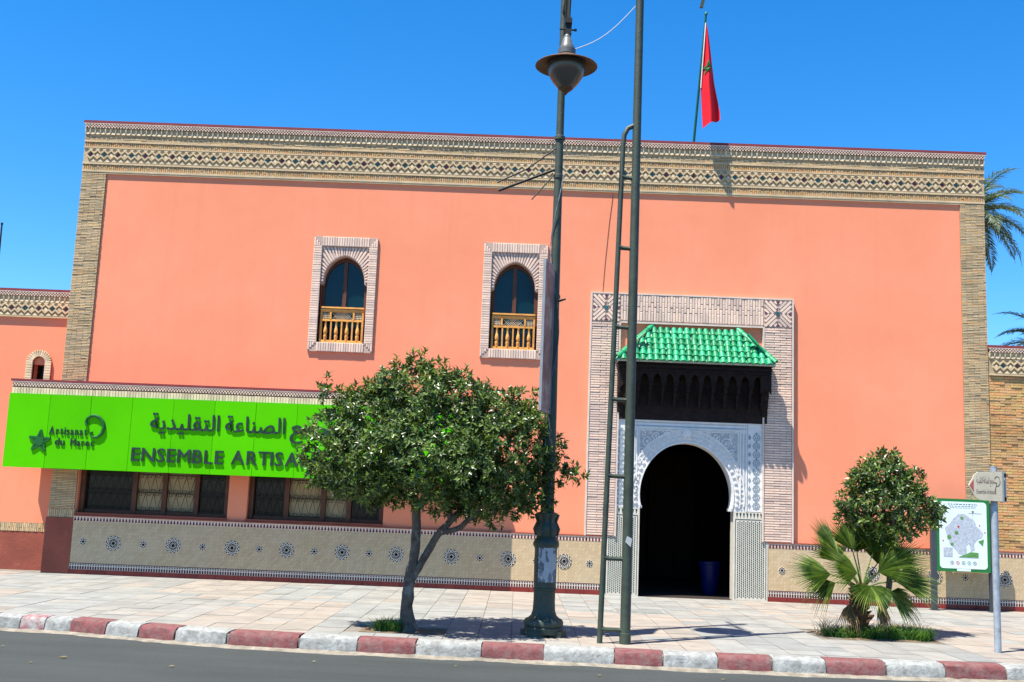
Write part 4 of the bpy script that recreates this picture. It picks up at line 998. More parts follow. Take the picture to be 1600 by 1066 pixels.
for k in range(5):
    p0 = Vector((pts[k][0], YF-0.013, pts[k][1])); q = pts[(k+2) % 5]; p1 = Vector((q[0], YF-0.013, q[1])); d = p1-p0; L = d.length; d.normalize()
    b.obox((p0+p1)/2, d*(L/2), d.cross(Vector((0, 1, 0)))*0.017, Vector((0, 0.010+0.0006*k, 0)))
b.disc(sc[0], sc[1], 0.083, YF-0.0285, YF-0.002, 5 * 2)
b.build('star_emblem', 'letter_side', sign)
b = MB(); C = Vector((-7.595, 2.63)); pts = [(-7.755, 2.66), (-7.775, 2.72), (-7.76, 2.78), (-7.70, 2.825), (-7.62, 2.835), (-7.53, 2.80), (-7.465, 2.72), (-7.445, 2.62), (-7.475, 2.52), (-7.545, 2.455), (-7.62, 2.445), (-7.67, 2.475), (-7.675, 2.53), (-7.635, 2.545)]
b.tube([(x, YF-0.014, z_) for x, z_ in pts], [0.030, 0.024, 0.02, 0.022, 0.026, 0.030, 0.033, 0.033, 0.029, 0.024, 0.019, 0.016, 0.014, 0.012], 8); b.build('swirl_emblem', 'letter_side', sign, smooth=True)

# ================================================================== FLAG ON THE ROOF
fp = empty('flagpole', (3.14, 0.16, 8.30), 'green flagpole with red flag leaning out over the cornice', 'flagpole')
b = MB(); b.tube([(3.135, 0.17, 8.31), (3.275, -0.34, 10.95)], [0.026, 0.020], 8); b.lathe([(0.0, 0), (0.03, 0.02), (0.03, 0.05), (0.0, 0.09)], (3.277, -0.345, 10.94), 8); b.build('pole', 'flag_pole', fp, smooth=True)
b = MB(); b.box(3.06, 3.21, 0.10, 0.24, 8.30, 8.34); b.build('foot_plate', 'flag_pole', fp)
b = MB(); NU, NV = 26, 12; P = []
def flagpt(u, v):                                          # u from the top down, v from the hoist to the fly
    zt = 10.80 - u*(1.94 + 0.12*(1-v)); y0 = -0.33 + 0.03*u
    xh = 3.272 - 0.06*min(u, 0.62)/0.62 + 0.05*max(0, u-0.62)/0.38
    wdt = 0.012 + 0.345*min(1, u*1.08)**0.85
    if u > 0.62: wdt -= 0.03*(u-0.62)/0.38
    x = xh + wdt*v
    y = y0 + (0.05+0.05*u)*math.sin(v*7.0+u*2.0)*min(1, u*2.5) + 0.02*v*u
    return (x, y, zt + 0.05*v*u)
for i in range(NU+1):
    for j in range(NV+1): P.append(flagpt(i/NU, j/NV))
b.add(P, [(i*(NV+1)+j, (i+1)*(NV+1)+j, (i+1)*(NV+1)+j+1, i*(NV+1)+j+1) for i in range(NU) for j in range(NV)])
fl = b.build('flag', 'flag', fp, smooth='all')
b = MB()
for i in range(16): 
    A, B = Vector(flagpt(i/NU, 0)), Vector(flagpt((i+1)/NU, 0)); b.tube([A, B], 0.011, 5)
b.build('hem', 'flag_hem', fl)
b = MB(); cu, cv = 0.455, 0.5
pts = [(cu - 0.062*math.cos(2*PI*k/5), cv + 0.40*math.sin(2*PI*k/5)) for k in range(5)]
for k in range(5):
    a, c = pts[k], pts[(k+2) % 5]
    b.tube([Vector(flagpt(a[0]+(c[0]-a[0])*q/6, a[1]+(c[1]-a[1])*q/6)) + Vector((0, -0.006, 0)) for q in range(7)], 0.014, 5)
b.build('star', 'flag_star', fl)

# ================================================================== STREET LAMP
LX, LY = 0.385, -6.42
lamp = empty('street_lamp', (LX, LY, 0), 'dark green street lamp post with hooded lantern beside the citrus tree', 'street lamp')
b = MB(); b.lathe([(0.235, 0.03), (0.238, 0.10), (0.225, 0.115), (0.24, 0.13), (0.243, 0.17), (0.225, 0.20), (0.19, 0.215), (0.158, 0.245), (0.138, 0.30), (0.132, 0.42)], (LX, LY, 0), 24)
for k in range(4):
    a = PI/4+k*PI/2+0.35; b.obox((LX+0.19*math.cos(a), LY+0.19*math.sin(a), 0.03), Vector((math.cos(a), math.sin(a), 0))*0.075, Vector((-math.sin(a), math.cos(a), 0))*0.09, Vector((0, 0, 0.04)))
b.build('base', 'post_green', lamp, smooth=True)
b = MB(); b.lathe([(0.132, 0.42), (0.132, 0.535), (0.145, 0.545), (0.145, 0.565), (0.136, 0.575), (0.138, 0.80), (0.138, 1.04), (0.146, 1.06), (0.162, 1.085), (0.158, 1.12), (0.14, 1.155), (0.125, 1.17)], (LX, LY, 0), 24, False); b.build('pedestal', 'post_green', lamp, smooth=True)
b = MB(); prof = [(0.120, 1.165), (0.128, 1.18), (0.118, 1.195), (0.132, 1.23), (0.142, 1.28), (0.125, 1.33), (0.104, 1.37), (0.108, 1.41), (0.130, 1.45), (0.132, 1.475), (0.105, 1.485), (0.09, 1.49)]
b.lathe(prof, (LX, LY, 0), 12, False)
for k in range(6): a = k*PI/3; b.tube([(LX+r*math.cos(a), LY+r*math.sin(a), z_) for r, z_ in ((0.125, 1.2), (0.146, 1.28), (0.112, 1.37), (0.138, 1.465))], [0.02, 0.024, 0.018, 0.022], 6)
b.build('collar', 'post_green', lamp, smooth=True)
b = MB(); b.tube([(LX, LY, 1.47), (LX, LY, 2.6), (LX, LY, 3.6), (LX, LY, 5.2), (LX, LY, 6.6), (LX, LY, 8.62)], [0.086, 0.080, 0.070, 0.058, 0.050, 0.046], 12)
for z_, r in ((5.78, 0.066), (6.30, 0.072), (4.2, 0.075)): b.lathe([(r-0.012, -0.03), (r, -0.02), (r, 0.02), (r-0.012, 0.03)], (LX, LY, z_), 12)
b.build('pole', 'post_green', lamp, smooth=True)
b = MB()                                                   # broken rods of an old fitting
for p0, p1, r in (((LX-0.04, LY-0.02, 6.16), (-0.40, LY-0.12, 5.64), 0.010), ((LX-0.04, LY, 5.88), (-0.38, LY-0.10, 5.54), 0.017), ((LX-0.04, LY-0.03, 5.82), (0.05, LY-0.10, 5.44), 0.010)):
    mid = (Vector(p0)+Vector(p1))/2 + Vector((0, 0, -0.05 if r == 0.010 and p1[0] < -0.39 else 0)); rb = MB(); rb.tube([p0, mid, p1], r, 6); rb.build('rod', 'iron', lamp, smooth=True)
rb = MB(); pts = [(LX+0.07*math.cos(a*0.9), LY-0.02-0.07*abs(math.sin(a*0.9)), 1.5+a*0.32) for a in [q*0.5 for q in range(28)]]
rb.tube(pts, 0.007, 4); rb.build('loose_wire', 'paper_grey', lamp)
rb = MB(); rb.tube([(LX+0.078, LY-0.02, 1.5), (LX+0.155, LY-0.03, 1.12), (LX+0.165, LY-0.03, 0.62)], 0.003, 4); rb.build('loose_wire', 'black', lamp)
AY = LY-0.60
b = MB(); b.tube([(LX, LY+0.42, 8.02), (LX, LY, 8.02), (LX+0.02, AY, 8.02)], 0.026, 8); b.tube([(LX+0.01, LY-0.03, 7.6), (LX+0.02, LY-0.25, 7.85), (LX+0.02, AY+0.05, 8.0)], 0.016, 6); b.tube([(LX+0.045, LY-0.05, 7.55), (LX+0.045, LY-0.05, 8.5)], 0.016, 6); b.build('bracket_arm', 'post_green', lamp, smooth=True)
LXX = LX+0.035
b = MB(); b.box(LXX-0.035, LXX+0.055, AY-0.05, AY+0.05, 7.60, 7.665); b.box(LXX-0.03, LXX+0.05, AY-0.03, AY+0.03, 7.46, 7.60); b.tube([(LXX+0.01, AY, 7.66), (LXX+0.02, AY, 8.03)], 0.02, 6)
b.tube([(LXX-0.10, AY, 7.53), (LXX+0.10, AY, 7.52)], 0.010, 6); b.tube([(LXX+0.02, AY-0.02, 7.66), (LXX+0.02, AY-0.02, 7.71)], 0.014, 6); b.lathe([(0, 0), (0.018, 0.005), (0.018, 0.03), (0, 0.035)], (LXX+0.10, AY, 7.505), 8); b.build('clamp', 'iron', lamp)
CL = (LXX, AY, 0)
b = MB(); b.lathe([(0.020, 7.47), (0.045, 7.435), (0.045, 7.415), (0.055, 7.405), (0.075, 7.315), (0.095, 7.29), (0.095, 7.275), (0.112, 7.26), (0.112, 7.19), (0.10, 7.18)][::-1], CL, 20); b.build('cap', 'lamp_grey', lamp, smooth=True)
b = MB(); b.lathe([(0.095, 7.185), (0.14, 7.165), (0.385, 7.045), (0.392, 7.035), (0.385, 7.03), (0.24, 7.085), (0.10, 7.14)], CL, 32, False); b.build('hood', 'hood', lamp, smooth=True)
b = MB(); b.lathe([(0.0, 6.70), (0.075, 6.735), (0.10, 6.752), (0.16, 6.82), (0.21, 6.90), (0.235, 6.99), (0.24, 7.075), (0.0, 7.09)], CL, 28, False); b.build('bowl', 'bowl', lamp, smooth=True)
b = MB(); b.lathe([(0.0, 6.655), (0.014, 6.665), (0.03, 6.69), (0.075, 6.725), (0.094, 6.742), (0.09, 6.752), (0.0, 6.752)], CL, 20, False); b.build('finial', 'hood', lamp, smooth=True)
# torn poster wrapped round the pedestal
b = MB(); P = []; nu, nv = 30, 24
for i in range(nu+1):
    for j in range(nv+1):
        a = math.radians(-128 + 100*i/nu) ; r = 0.1445 + 0.004*mnoise.noise((i*0.32, j*0.3, 2))
        z_ = 0.645 + 0.415*j/nv; a2 = a + (0.12*mnoise.noise((j*0.9, 7, 0)) if i in (0, nu) else 0)
        P.append((LX+r*math.cos(a2), LY+r*math.sin(a2), z_ + (0.03*mnoise.noise((i*0.9, 3, 0)) if j in (0, nv) else 0)))
for i in range(nu):
    for j in range(nv):
        k = i*(nv+1)+j; b.cur = 1 if mnoise.noise((i*0.17, j*0.2, 4.4)) > 0.10 else 0
        b.add([P[k], P[k+nv+1], P[k+nv+2], P[k+1]], [(0, 1, 2, 3)])
b.build('torn_poster', ['paper', 'paper_grey'], lamp)
# banner panel fixed to the post, seen nearly edge on
bn = empty('street_banner', (LX-0.05, LY-0.4, 2.70), 'narrow upright advertising panel fixed to the lamp post, seen edge on', 'banner')
pa, pb_ = Vector((LX-0.02, LY-0.085, 0)), Vector((LX-0.145, LY-0.58, 0)); d = (pb_-pa).normalized(); nn = Vector((-d.y, d.x, 0)); mid = (pa+pb_)/2; hl = (pb_-pa).length/2
b = MB(); b.obox(mid+Vector((0, 0, 3.63)), d*(hl-0.02), nn*0.012, Vector((0, 0, 0.90))); b.build('printed_face', 'banner_print', bn)
b = MB()
for q in (pa, pb_): b.obox(q+Vector((0, 0, 3.63)), d*0.012, nn*0.016, Vector((0, 0, 0.93)))
for z_ in (2.71, 4.55): b.obox(mid+Vector((0, 0, z_)), d*(hl-0.02), nn*0.0155, Vector((0, 0, 0.018)))
b.build('frame', 'alu', bn)
b = MB()
for z_ in (4.12, 3.0): b.tube([(LX, LY-0.02, z_), tuple(pa+Vector((0, 0.0, z_)))], 0.018, 6)
b.tube([(LX-0.03, LY-0.06, 4.10), (LX+0.14, LY-0.10, 4.16)], 0.014, 6); b.build('fixing_arm', 'post_green', bn)

# ================================================================== LADDER MAST
MX, MY = 1.335, -6.9
mast = empty('ladder_mast', (MX, MY, 0), 'tall dark green double pole mast joined by short rungs, on the kerb side', 'mast')
b = MB(); b.tube([(MX, MY, 0), (MX, MY, 4), (MX+0.005, MY, 9.6)], [0.062, 0.057, 0.048], 14); b.lathe([(0.068, 0), (0.068, 0.12), (0.060, 0.125)], (MX, MY, 0), 14); b.build('main_pole', 'post_green', mast, smooth=True)
RX = lambda z_: 1.035 + 0.135*min(z_, 6.2)/6.2
b = MB(); b.tube([(RX(0), MY-0.02, 0), (RX(3), MY-0.02, 3), (RX(6.05), MY-0.02, 6.05), (RX(6.1)+0.01, MY-0.02, 6.2), (RX(6.2)+0.05, MY-0.015, 6.29), (MX-0.03, MY, 6.34)], [0.034, 0.033, 0.032, 0.032, 0.032, 0.030], 10); b.build('side_rail', 'post_green', mast, smooth=True)
for z_ in (0.17, 0.99, 1.96, 2.88, 3.77, 4.76, 5.66):
    b = MB(); b.tube([(RX(z_), MY-0.02, z_), (RX(z_)+0.06, MY-0.017, z_-0.012), (MX-0.06, MY-0.005, z_-0.012), (MX, MY, z_)], [0.036, 0.026, 0.026, 0.034], 8); b.build('rung', 'post_green', mast, smooth=True)
b = MB(); b.tube([(MX, MY, 9.2), (MX+0.5, MY, 9.25), (MX+0.82, MY, 8.7)], 0.028, 8); b.obox((MX+0.88, MY, 8.36), Vector((-0.09, 0, -0.42)), Vector((0.022, 0, 0.0)), Vector((0, 0.02, 0))); b.build('side_arm', 'post_green', mast, smooth=True)
b = MB(); b.prism([(MX-0.03, 1.18), (MX+0.035, 1.12), (MX+0.05, 1.22), (MX-0.01, 1.25)], MY-0.066, MY-0.0645); b.build('torn_sticker', 'paper', mast)
b = MB(); A, B = Vector((LXX+0.10, AY, 7.27)), Vector((MX-0.05, MY, 7.93))
b.tube([A+(B-A)*(k/10)+Vector((0, 0, -0.10*math.sin(PI*k/10))) for k in range(11)], 0.006, 5); tag(b.build('cable', 'paper'), 'thin pale cable strung from the lantern to the ladder mast', 'cable')
b = MB(); b.tube([(1.62, WY-0.006, 7.47), (1.56, WY-0.006, 6.9), (1.50, WY-0.006, 6.1), (1.47, WY-0.006, 5.55)], 0.004, 4); tag(b.build('wall_wire', 'iron'), 'hair thin dark wire hanging down the orange wall above the portal', 'wire')

# ================================================================== MAP BOARD
mbx0, mbx1, mby = 7.475, 8.415, -0.40
mbd = empty('map_board', (7.95, mby, 0), 'green framed town map board on two charcoal posts', 'map board')
for x in (mbx0-0.045, mbx1+0.045): b = MB(); b.box(x-0.045, x+0.045, mby-0.02, mby+0.07, 0.0, 1.90); b.box(x-0.07, x+0.07, mby-0.05, mby+0.10, 0.0, 0.012); b.build('post', 'board_post', mbd)
b = MB(); b.box(mbx0, mbx1, mby-0.03, mby+0.03, 0.68, 1.955); brd = b.build('frame', 'board_green', mbd)
def rrect(x0, x1, z0, z1, r, n=5):
    out = []
    for cx, cz, a0 in ((x1-r, z0+r, -PI/2), (x1-r, z1-r, 0), (x0+r, z1-r, PI/2), (x0+r, z0+r, PI)):
        out += [(cx+r*math.cos(a0+PI/2*k/n), cz+r*math.sin(a0+PI/2*k/n)) for k in range(n+1)]
    return out
b = MB(); b.prism(rrect(mbx0+0.045, mbx1-0.055, 0.735, 1.905, 0.06), mby-0.034, mby-0.029); pn = b.build('printed_panel', 'board_white', mbd)
mc = (7.94, 1.34); b = MB(); pts = []
for x, z_ in ((-.33,.10),(-.30,-.02),(-.26,-.10),(-.25,-.18),(-.20,-.22),(-.14,-.28),(-.10,-.34),(.02,-.38),(.06,-.30),(.05,-.20),(.10,-.16),(.13,-.30),(.20,-.28),(.19,-.16),(.26,-.08),(.33,-.05),(.36,.02),(.30,.10),(.24,.14),(.21,.24),(.12,.30),(.03,.36),(-.08,.36),(-.17,.28),(-.24,.18)):
    pts.append((mc[0]+x*0.98, mc[1]+z_*0.98))
b.prism(pts, mby-0.0372, mby-0.0342); b.build('town_map', 'map', pn)
b = MB(); b.prism([(mc[0]-0.10, 0.935), (mc[0]+0.26, 0.935), (mc[0]+0.26, 1.02), (mc[0]+0.12, 1.03), (mc[0]+0.03, 0.985)], mby-0.0384, mby-0.0374); b.prism([(mc[0]+0.26, 1.22), (mc[0]+0.34, 1.14), (mc[0]+0.36, 1.26)], mby-0.0384, mby-0.0374)
for dx, dz, r in ((-.02, .28, .03), (-.12, .02, .035), (-.25, -.06, .04), (-.20, -.18, .03)): b.disc(mc[0]+dx, mc[1]+dz, r, mby-0.0388, mby-0.0374, 7)
b.build('green_areas', 'map_green', pn, kind='stuff')
b = MB()
for dx, dz in ((.29, .16), (.38, .04), (-.36, -.12)): b.disc(mc[0]+dx, mc[1]+dz, 0.012, mby-0.0386, mby-0.0343, 8)
b.prism([(mc[0]-.11, mc[1]+.13), (mc[0]-.085, mc[1]+.10), (mc[0]-.06, mc[1]+.13), (mc[0]-.085, mc[1]+.15)], mby-0.0390, mby-0.0374); b.build('red_marks', 'map_red', pn, kind='stuff')
b = MB()
for z_, w_, h_ in ((1.862, 0.26, 0.020), (1.826, 0.24, 0.012), (1.798, 0.22, 0.008)):
    x = mc[0]-w_
    while x < mc[0]+w_:
        L = random.uniform(0.02, 0.06); b.box(x, min(x+L, mc[0]+w_), mby-0.0352, mby-0.0342, z_-h_/2, z_+h_/2*random.uniform(0.4, 1)); x += L+random.uniform(0.008, 0.02)
b.box(mc[0]+0.10, mc[0]+0.33, mby-0.0352, mby-0.0342, 1.700, 1.708); b.box(mc[0]+0.175, mc[0]+0.179, mby-0.0355, mby-0.0342, 1.58, 1.72); b.disc(mc[0]+0.177, 1.735, 0.020, mby-0.0356, mby-0.0342, 10)
b.build('small_print', 'map_dark', pn, kind='stuff')
for k, m_ in enumerate(('map_dark', 'map_red', 'map_dark', 'map_teal', 'map_dark')):
    x = 7.735+k*0.10; b = MB(); o_ = [(x+0.032*math.cos(2*PI*q/14), 0.835+0.032*math.sin(2*PI*q/14)) for q in range(14)]
    for q in range(14):
        a, c = o_[q], o_[(q+1) % 14]; b.prism([a, c, (x+(c[0]-x)*0.78, 0.835+(c[1]-0.835)*0.78), (x+(a[0]-x)*0.78, 0.835+(a[1]-0.835)*0.78)], mby-0.036, mby-0.0342)
    b.disc(x, 0.835, 0.011, mby-0.036, mby-0.0342, 6); b.build('round_icon', m_, pn)
b = MB(); b.box(7.585, 7.745, mby-0.0365, mby-0.0342, 0.935, 1.10); b.build('inset_map', 'map', pn)
b = MB(); b.box(7.82, 8.06, mby-0.036, mby-0.0305, 0.692, 0.73); b.build('name_plate', 'board_white', mbd)

# ================================================================== DIRECTION SIGN
px_, py_ = 5.965, -6.29
ds = empty('direction_sign', (px_, py_, 0), 'weathered arrow shaped direction sign pointing left on a galvanised post', 'direction sign')
b = MB(); b.tube([(px_, py_, 0), (px_, py_, 2.25)], 0.042, 14); b.lathe([(0.042, 2.25), (0.044, 2.27), (0.0, 2.275)], (px_, py_, 0), 14, False); b.build('post', 'galv', ds, smooth=True)
def plate(ang, off, length, name, tip, text):
    c, s = math.cos(ang), math.sin(ang); o0 = Vector((px_+0.07, py_, 0)) + Vector(off)
    rot = lambda p: tuple(o0 + Vector((p[0]*c - p[1]*s, p[0]*s + p[1]*c, p[2])))
    b = MB(); L = length
    poly = [(0.0, 1.835), (0.0, 2.205), (-L+0.10, 2.195)] + ([(-L+0.05, 2.15), (-L-0.02, 2.02), (-L+0.05, 1.89)] if tip else []) + [(-L+0.10, 1.845)]
    b.prism(poly[::-1], -0.030, 0.0); b.v = [rot(p) for p in b.v]; p_ = b.build(name, 'plate', ds)
    b = MB(); b.prism([(0.0, 1.823), (0.022, 1.823), (0.022, 2.217), (0.0, 2.217)][::-1], -0.036, 0.05); b.v = [rot(p) for p in b.v]; b.build('edge_profile', 'alu', ds)
    if text:
        b = MB(); b.prism([(-L+0.04, 2.10), (-L-0.008, 2.02), (-L+0.04, 1.94)], -0.0325, -0.0302); b.v = [rot(p) for p in b.v]; b.build('red_arrow', 'plate_red', p_)
        yb_, yf_ = -0.0302, -0.0315
        V, Fc, Nz = text_flat(' '.join((AR_['taq'], AR_['sin'], AR_['maj']))); W_ = max(v[0] for v in V)-min(v[0] for v in V)
        letters('arabic_text', ' '.join((AR_['taq'], AR_['sin'], AR_['maj'])), p_, -L+0.075, 2.055, (L-0.17)/W_, 0.11, yb_, yf_, ['print_brown'], 0.0, rot)
        V, Fc, Nz = text_flat('Ensemble Artisanal'); W_ = max(v[0] for v in V)-min(v[0] for v in V)
        letters('french_text', 'Ensemble Artisanal', p_, -L+0.075, 1.925, (L-0.15)/W_, 0.075, yb_, yf_, ['print_brown'], 0.0, rot)
        b = MB(); b.tube([(-0.06+0.035*math.cos(a), -0.0305, 2.085+0.06*math.sin(a)) for a in [2.6-k*0.5 for k in range(10)]], 0.004, 4); b.tube([(-0.095, -0.0305, 2.07), (-0.065, -0.0305, 2.065), (-0.08, -0.0305, 2.0), (-0.09, -0.0305, 1.95)], 0.005, 4); b.v = [rot(p) for p in b.v]; b.build('emblem', 'print_brown', p_)
plate(-0.08, (0.0, -0.055, 0), 0.385, 'arrow_plate', True, True)
b = MB(); b.obox((px_+0.135, py_+0.12, 2.02), Vector((0.042, -0.055, 0)), Vector((0, 0, 0.185)), Vector((0.012, 0.010, 0))); b.build('rear_plate', 'galv', ds)
b = MB()
for z_ in (1.87, 2.16): b.box(px_-0.02, px_+0.135, py_-0.05, py_+0.07, z_-0.025, z_+0.025)
b.build('clamp', 'black', ds)
b = MB(); b.tube([(-12.90, 6.0, 0), (-12.90, 6.0, 5.5), (-12.93, 6.0, 7.85)], [0.035, 0.03, 0.02], 8); b.lathe([(0.0, 7.85), (0.03, 7.86), (0.03, 7.90), (0.0, 7.92)], (-12.93, 6.0, 0), 8); tag(b.build('distant_pole', 'iron'), 'thin dark pole rising behind the left wing at the picture edge', 'pole')
b = MB(); b.lathe([(0.13, 0.002), (0.15, 0.05), (0.185, 0.40), (0.21, 0.56), (0.225, 0.57), (0.225, 0.61), (0.20, 0.61), (0.17, 0.55), (0.0, 0.54)], (3.74, 1.15, 0), 20, False); pot = tag(b.build('plant_pot', 'blue_pot', smooth=True), 'tall blue glazed plant pot in the dark doorway', 'plant pot')

# ================================================================== PLANTS
def leaf(b, p, d, n, L, W, fold=0.25, curl=0.15):
    """pointed leaf: base p, direction d, upper side n"""
    s = d.cross(n)
    if s.length < 1e-4: s = d.orthogonal()
    s.normalize(); n = s.cross(d)
    k = len(b.v); m1 = p+d*(L*0.45)+n*(L*curl*0.4); tip = p+d*L-n*(L*curl)
    b.v += [tuple(p), tuple(m1+s*(W/2)+n*(W*fold)), tuple(m1-n*0.0), tuple(m1-s*(W/2)+n*(W*fold)), tuple(tip)]
    b.f += [(k, k+2, k+1), (k, k+3, k+2), (k+1, k+2, k+4), (k+2, k+3, k+4)]; b.mi += [0]*4
def limb(b, pts, rad, n=12, sub=7, amp=0.16):
    # a stem with bulges, ridges and knots
    P = [Vector(p) for p in pts]; Q, W_ = [], []
    for i in range(len(P)-1):
        p0, p1, p2, p3 = P[max(i-1, 0)], P[i], P[i+1], P[min(i+2, len(P)-1)]
        for k in range(sub):
            t_ = k/sub
            Q.append(0.5*((2*p1)+(p2-p0)*t_+(2*p0-5*p1+4*p2-p3)*t_*t_+(3*p1-p0-3*p2+p3)*t_**3)); W_.append(rad[i]+(rad[i+1]-rad[i])*t_)
    Q.append(P[-1]); W_.append(rad[-1]); k0 = len(b.v); b.tube(Q, W_, n)
    for i, (q, w_) in enumerate(zip(Q, W_)):
        for j in range(n):
            v = Vector(b.v[k0+i*n+j]); d = v-q
            b.v[k0+i*n+j] = tuple(q + d*(1 + amp*1.2*mnoise.noise(v*9.0) + amp*0.9*mnoise.noise(Vector((v.x*30, v.y*30, v.z*6)))))
def rdir():
    while True:
        v = Vector((random.uniform(-1, 1), random.uniform(-1, 1), random.uniform(-1, 1)))
        if 0.05 < v.length < 1: return v.normalized()
def crown(b, lobes, dens, Lf, inner=0.22, tufts=0):
    inside = lambda p, sc: any((((p.x-c[0])/(r[0]*sc))**2+((p.y-c[1])/(r[1]*sc))**2+((p.z-c[2])/(r[2]*sc))**2) < 1 for c, r in lobes)
    for c, r in lobes:
        area = (r[0]*r[1]+r[0]*r[2]+r[1]*r[2])*4.19
        for _ in range(int(area*dens)):
            u = rdir(); sh = random.choice((1.0, 1.0, 0.97, 0.92, 0.82, 0.70, 0.55)) * random.uniform(0.93, 1.05)
            if random.random() < 0.13: sh *= random.uniform(1.05, 1.22)
            p = Vector((c[0]+u.x*r[0]*sh, c[1]+u.y*r[1]*sh, c[2]+u.z*r[2]*sh))
            if inside(p, 0.50): continue
            if mnoise.noise(p*2.5) < 0.0 and sh > 0.88: continue           # gaps between the clumps
            ax = (Vector((u.x/r[0], u.y/r[1], u.z/r[2])).normalized()*0.9 + Vector((0, 0, 0.45)) + rdir()*0.55).normalized()
            if u.z < -0.35: ax = (ax + Vector((0, 0, -0.75))).normalized()
            n = random.randint(6, 9); o = ax.orthogonal().normalized(); o2 = ax.cross(o); ph = random.uniform(0, 6.28)
            for k in range(n):
                a = ph+k*2.4; t_ = k/n; out = o*math.cos(a)+o2*math.sin(a)
                d = (ax*(0.25+0.9*t_) + out*(1.05-0.5*t_)).normalized(); L = Lf*random.uniform(0.72, 1.2)
                leaf(b, p+ax*(t_*Lf*0.9), d, (ax*0.8+out*-0.4+rdir()*0.25).normalized(), L, L*random.uniform(0.36, 0.48), 0.22, random.uniform(0.02, 0.25))
t1 = empty('citrus_tree', (-1.28, -6.42, 0), 'broad dense citrus tree with forked trunk at the kerb', 'tree')
b = MB()
limb(b, [(-1.24, -6.42, -0.05), (-1.27, -6.42, 0.06), (-1.29, -6.42, 0.3), (-1.27, -6.42, 0.62), (-1.24, -6.42, 0.85), (-1.22, -6.43, 1.15), (-1.25, -6.42, 1.5), (-1.32, -6.42, 1.75), (-1.5, -6.4, 2.2)], [0.118, 0.095, 0.074, 0.070, 0.062, 0.056, 0.055, 0.050, 0.03])
limb(b, [(-1.25, -6.42, 0.60), (-1.16, -6.43, 0.78), (-1.05, -6.45, 0.98), (-0.93, -6.46, 1.19), (-0.78, -6.46, 1.36), (-0.66, -6.45, 1.50), (-0.5, -6.4, 1.9)], [0.045, 0.048, 0.046, 0.043, 0.041, 0.038, 0.025])
limb(b, [(-0.93, -6.46, 1.19), (-0.72, -6.5, 1.24), (-0.58, -6.55, 1.36), (-0.35, -6.6, 1.62)], [0.04, 0.034, 0.032, 0.02])
limb(b, [(-0.80, -6.46, 1.34), (-0.86, -6.42, 1.6), (-0.95, -6.4, 2.0)], [0.04, 0.034, 0.02]); limb(b, [(-1.25, -6.42, 1.46), (-1.10, -6.38, 1.65), (-1.0, -6.3, 2.1)], [0.05, 0.038, 0.02]); limb(b, [(-1.30, -6.42, 1.6), (-1.6, -6.5, 1.75), (-2.0, -6.5, 2.0)], [0.045, 0.034, 0.018])
b.build('trunk', 'bark', t1, smooth='all')
b = MB(); cy = -6.42
lobes = [((-1.10, cy, 2.30), (1.00, 0.95, 0.80)), ((-1.05, cy+0.3, 2.3), (0.55, 0.35, 0.5)), ((-1.9, cy+0.2, 2.2), (0.35, 0.3, 0.4)), ((-1.94, cy-0.1, 2.18), (0.58, 0.65, 0.58)), ((-2.08, cy, 1.95), (0.38, 0.5, 0.34)), ((-0.28, cy, 2.22), (0.66, 0.7, 0.66)), ((-0.16, cy+0.05, 1.92), (0.56, 0.6, 0.46)),
         ((-1.30, cy, 2.86), (0.52, 0.55, 0.36)), ((-0.78, cy, 2.76), (0.52, 0.5, 0.36)), ((-1.85, cy+0.1, 2.62), (0.46, 0.5, 0.34)), ((-0.25, cy-0.1, 2.62), (0.40, 0.4, 0.28)), ((-1.25, cy-0.65, 2.05), (0.62, 0.5, 0.48)), ((-0.60, cy-0.60, 1.90), (0.50, 0.45, 0.42)),
         ((-1.0, cy+0.7, 2.1), (0.8, 0.55, 0.55)), ((-0.35, cy, 1.66), (0.42, 0.45, 0.28)), ((-1.80, cy-0.3, 1.82), (0.42, 0.4, 0.28)),
         ((-0.16, cy, 2.66), (0.30, 0.3, 0.22)), ((-2.12, cy, 2.60), (0.30, 0.3, 0.22))]
for x, z_, q in ((-2.33, 2.90, .12), (-2.15, 2.82, .13), (-1.88, 2.93, .12), (-1.62, 3.02, .13), (-1.46, 3.20, .14), (-1.30, 3.30, .13), (-1.06, 3.16, .14), (-0.86, 3.06, .11), (-0.66, 3.08, .10), (-0.42, 2.93, .13), (-0.12, 2.84, .12), (0.06, 2.93, .10), (0.26, 2.58, .13),
                 (0.40, 2.30, .15), (0.30, 1.98, .16), (0.52, 1.90, .14), (0.68, 1.95, .10), (-2.50, 2.52, .14), (-2.58, 2.30, .12), (-2.60, 2.06, .13), (-2.45, 1.86, .13), (-2.2, 1.70, .14), (-1.75, 1.60, .14), (-0.75, 1.52, .13), (-0.3, 1.42, .14), (0.05, 1.52, .14), (0.3, 1.66, .12)):
    lobes.append(((x, cy+random.uniform(-0.25, 0.2), z_), (q, q, q*0.85)))
crown(b, lobes, 125, 0.084); b.build('crown', 'citrus', t1)
t2 = empty('citrus_tree', (5.11, -4.72, 0), 'small round headed citrus tree rising behind the fan palm', 'tree')
b = MB(); limb(b, [(5.12, -4.72, -0.05), (5.11, -4.72, 0.05), (5.08, -4.72, 0.30), (5.13, -4.72, 0.42), (5.17, -4.72, 0.60), (5.17, -4.72, 0.95), (5.13, -4.72, 1.3), (5.1, -4.72, 1.8)], [0.075, 0.055, 0.045, 0.048, 0.042, 0.04, 0.036, 0.02])
for dx, dy in ((0.3, 0.1), (-0.3, 0.05), (0.05, -0.3)): limb(b, [(5.15, -4.72, 1.12), (5.12+dx*0.6, -4.72+dy*0.6, 1.4), (5.12+dx, -4.72+dy, 1.7)], [0.03, 0.024, 0.012])
